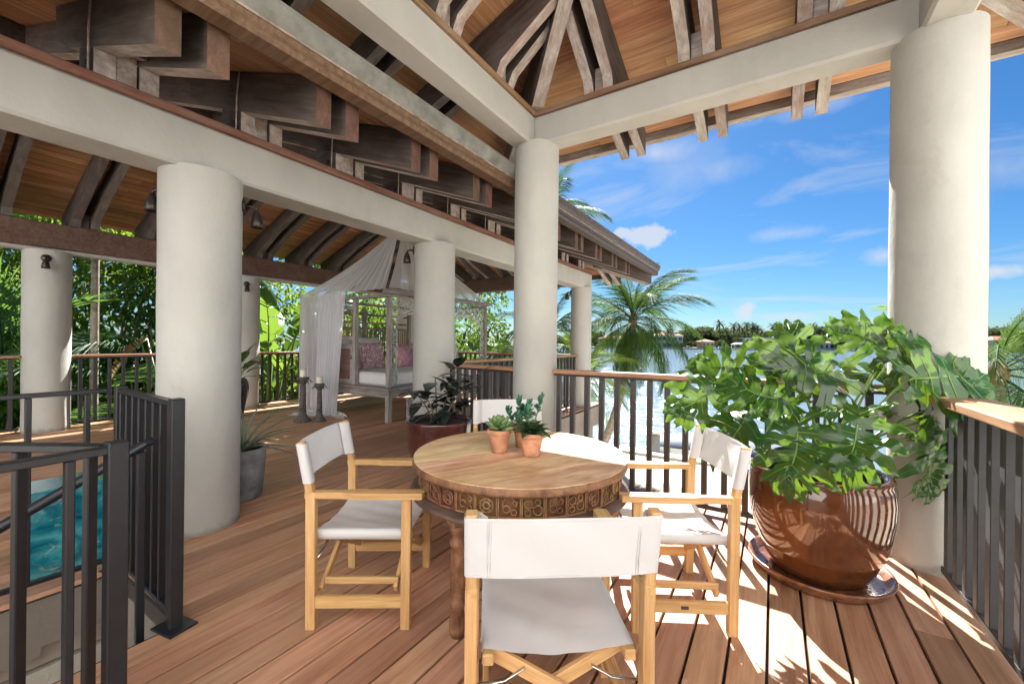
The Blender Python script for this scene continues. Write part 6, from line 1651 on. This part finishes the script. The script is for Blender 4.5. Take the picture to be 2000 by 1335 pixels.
farboat(1380, 343, 'white boat moored by the terracotta pavilion'); farboat(1400, 343, 'small white boat left of the boathouse', 5.5); farboat(1524, 342, 'white boat below the wide white house', 9)
farboat(1684, 341, 'white boat below the three storey house', 11)
# trees and palms of the far shore
def far_tree_mesh(seed):
    r = random.Random(seed); b = MB()
    for c in range(9):
        cx, cy, cz = r.uniform(-3.2, 3.2), r.uniform(-3.2, 3.2), r.uniform(3.0, 7.4); s = r.uniform(1.4, 2.5)
        leafcloud(b, 110, (cx, cy, cz), (s, s, s * 0.8), 0.85, 0.55, r, 0.3, 0, 0.2)
    leafcloud(b, 160, (0, 0, 1.6), (3.6, 3.6, 1.8), 0.85, 0.55, r, 0.3, 0, 0.2)
    b.tube([(0, 0, -0.5), (0.2, 0.1, 2.5), (0.1, 0, 5)], [0.4, 0.3, 0.15], 7, mi=1)
    return b.mesh('far_tree', [M['fartree'], M['twig']])
def far_palm_mesh(seed):
    r = random.Random(seed); b = MB(); H = 10.0; lean = r.uniform(-0.8, 0.8)
    b.tube([(0, 0, -0.5), (lean * 0.4, 0, H * 0.5), (lean, 0, H)], [0.28, 0.22, 0.18], 7, mi=1)
    for k in range(17):
        a = k * 2.399; e = rad(70 - 110 * k / 16 + r.uniform(-8, 8)); L = r.uniform(2.3, 3.1); p = Vector((lean, 0, H)); prev = None
        d0 = Vector((math.cos(a), math.sin(a), 0)); sd = Vector((-math.sin(a), math.cos(a), 0)); n = 7
        pts = []
        for i in range(n + 1):
            q = i / n; ee = e - 1.3 * q ** 1.4; pts.append(p.copy()); p = p + (d0 * math.cos(ee) + Vector((0, 0, math.sin(ee)))) * (L / n)
        for i in range(n):
            w = 0.62 * math.sin(PI * (0.15 + 0.8 * i / n))
            for s in (1, -1):
                c0, c1 = pts[i], pts[i + 1]
                tip = c1 + sd * s * w + (c1 - c0) * 0.5 - Vector((0, 0, 0.45 * w))
                b.add([c0, c1, tip], [(0, 1, 2)], 0); 
                m = c0.lerp(c1, 0.5); b.add([m, c1 + (c1 - m) * 0.2, tip + (c1 - c0) * 0.55 - Vector((0, 0, 0.1))], [(0, 1, 2)], 0)
    return b.mesh('far_palm', [M['farpalm'], M['twig']])
FT = [far_tree_mesh(300 + k) for k in range(6)]; FP = [far_palm_mesh(330 + k) for k in range(5)]
rf = random.Random(8)
def ftree(px, ytop, Z, k, wide=1.0, label='rounded dark green tree in the belt along the far shore', grp='trees along the far shore', name='far_tree'):
    x, y = cw(px, Z); zb = WZ + 1.0 + (Z - ZS) * 0.008; h = zat(px, ytop, Z) - zb; s = h / 8.6
    o = place(name, FT[k % 6], None, Matrix.Translation((x, y, zb)) @ Matrix.Rotation(rf.uniform(0, 6), 4, 'Z') @ Matrix.Diagonal((s * wide, s * wide, s, 1)))
    return tag(o, label, 'tree', grp)
def fpalm(px, ytop, Z, k, label='palm rising above the tree belt of the far shore'):
    x, y = cw(px, Z); zb = WZ + 1.0; h = zat(px, ytop, Z) - zb; s = h / 11.6
    o = place('far_palm_tree', FP[k % 5], None, Matrix.Translation((x, y, zb)) @ Matrix.Rotation(rf.uniform(0, 6), 4, 'Z') @ Matrix.Scale(s, 4))
    return tag(o, label, 'palm tree', 'palms on the far shore')
k = 0
px = 1100
while px < 2080:
    yt = 652 if px < 1340 else (643 if px < 1600 else 643)
    for q in range(2):
        where = ('behind the near coconut palm' if px < 1345 else 'above the terracotta pavilion' if px < 1425 else 'behind the boathouse and the first white house' if px < 1490
                 else 'behind the wide white house' if px < 1560 else 'below the broad tree hump' if px < 1735 else 'hidden behind the big column' if px < 1925 else 'right of the big column')
        ftree(px + rf.uniform(-5, 5), yt + rf.uniform(-4, 9) + 3 * q - 3, ZS + 40 + 45 * rf.random() + 30 * q, k, rf.uniform(1.0, 1.6), ('front row tree of the far shore, ' if q == 0 else 'back row tree of the far shore, ') + where); k += 1
    px += rf.uniform(17, 24)
for px, yt, Z in ((1345, 666, 366), (1405, 662, 364), (1416, 660, 370), (1440, 658, 372), (1488, 663, 360), (1484, 668, 358), (1550, 662, 362), (1565, 660, 372), (1640, 660, 362), (1655, 664, 358), (1330, 668, 362), (1735, 664, 360), (1532, 674, 352), (1470, 676, 352), (1890, 664, 360), (1960, 662, 362), (2000, 660, 362), (1260, 668, 360)):
    ftree(px, yt, Z, k, rf.uniform(0.9, 1.3), 'low green tree among the houses of the far shore', 'low trees among the far houses'); k += 1
# broad banyan hump at the right
for i, (px, yt, w) in enumerate(((1622, 636, 1.7), (1645, 632, 1.8), (1668, 628, 1.9), (1690, 630, 1.9), (1712, 637, 1.7))):
    ftree(px, yt, ZS + 120, i, w, 'broad spreading tree in the hump left of the big column', 'broad trees in the hump on the far shore', 'far_broad_tree')
for i, (px, yt) in enumerate(((1406, 625), (1338, 637), (1308, 634), (1304, 640), (1430, 629), (1445, 632), (1460, 628), (1470, 630), (1480, 634), (1507, 630), (1516, 629), (1524, 633), (1554, 634), (1586, 630), (1594, 638), (1600, 640), (1362, 638), (1372, 641), (1450, 640), (1418, 640), (1490, 641), (1535, 640), (1570, 642), (1280, 636), (1255, 640), (1760, 640), (1905, 635), (1965, 638), (2010, 634))):
    fpalm(px, yt, ZS + 20 + 30 * rf.random(), i, 'tallest palm on the far shore, standing clear above the trees' if i == 0 else 'far shore palm ' + ('behind the near coconut palm' if px < 1345 else 'above the terracotta pavilion' if px < 1425 else 'above the boathouse and the first white house' if px < 1490 else 'above the wide white house' if px < 1560 else 'left of the broad tree hump' if px < 1735 else 'right of the big column'))
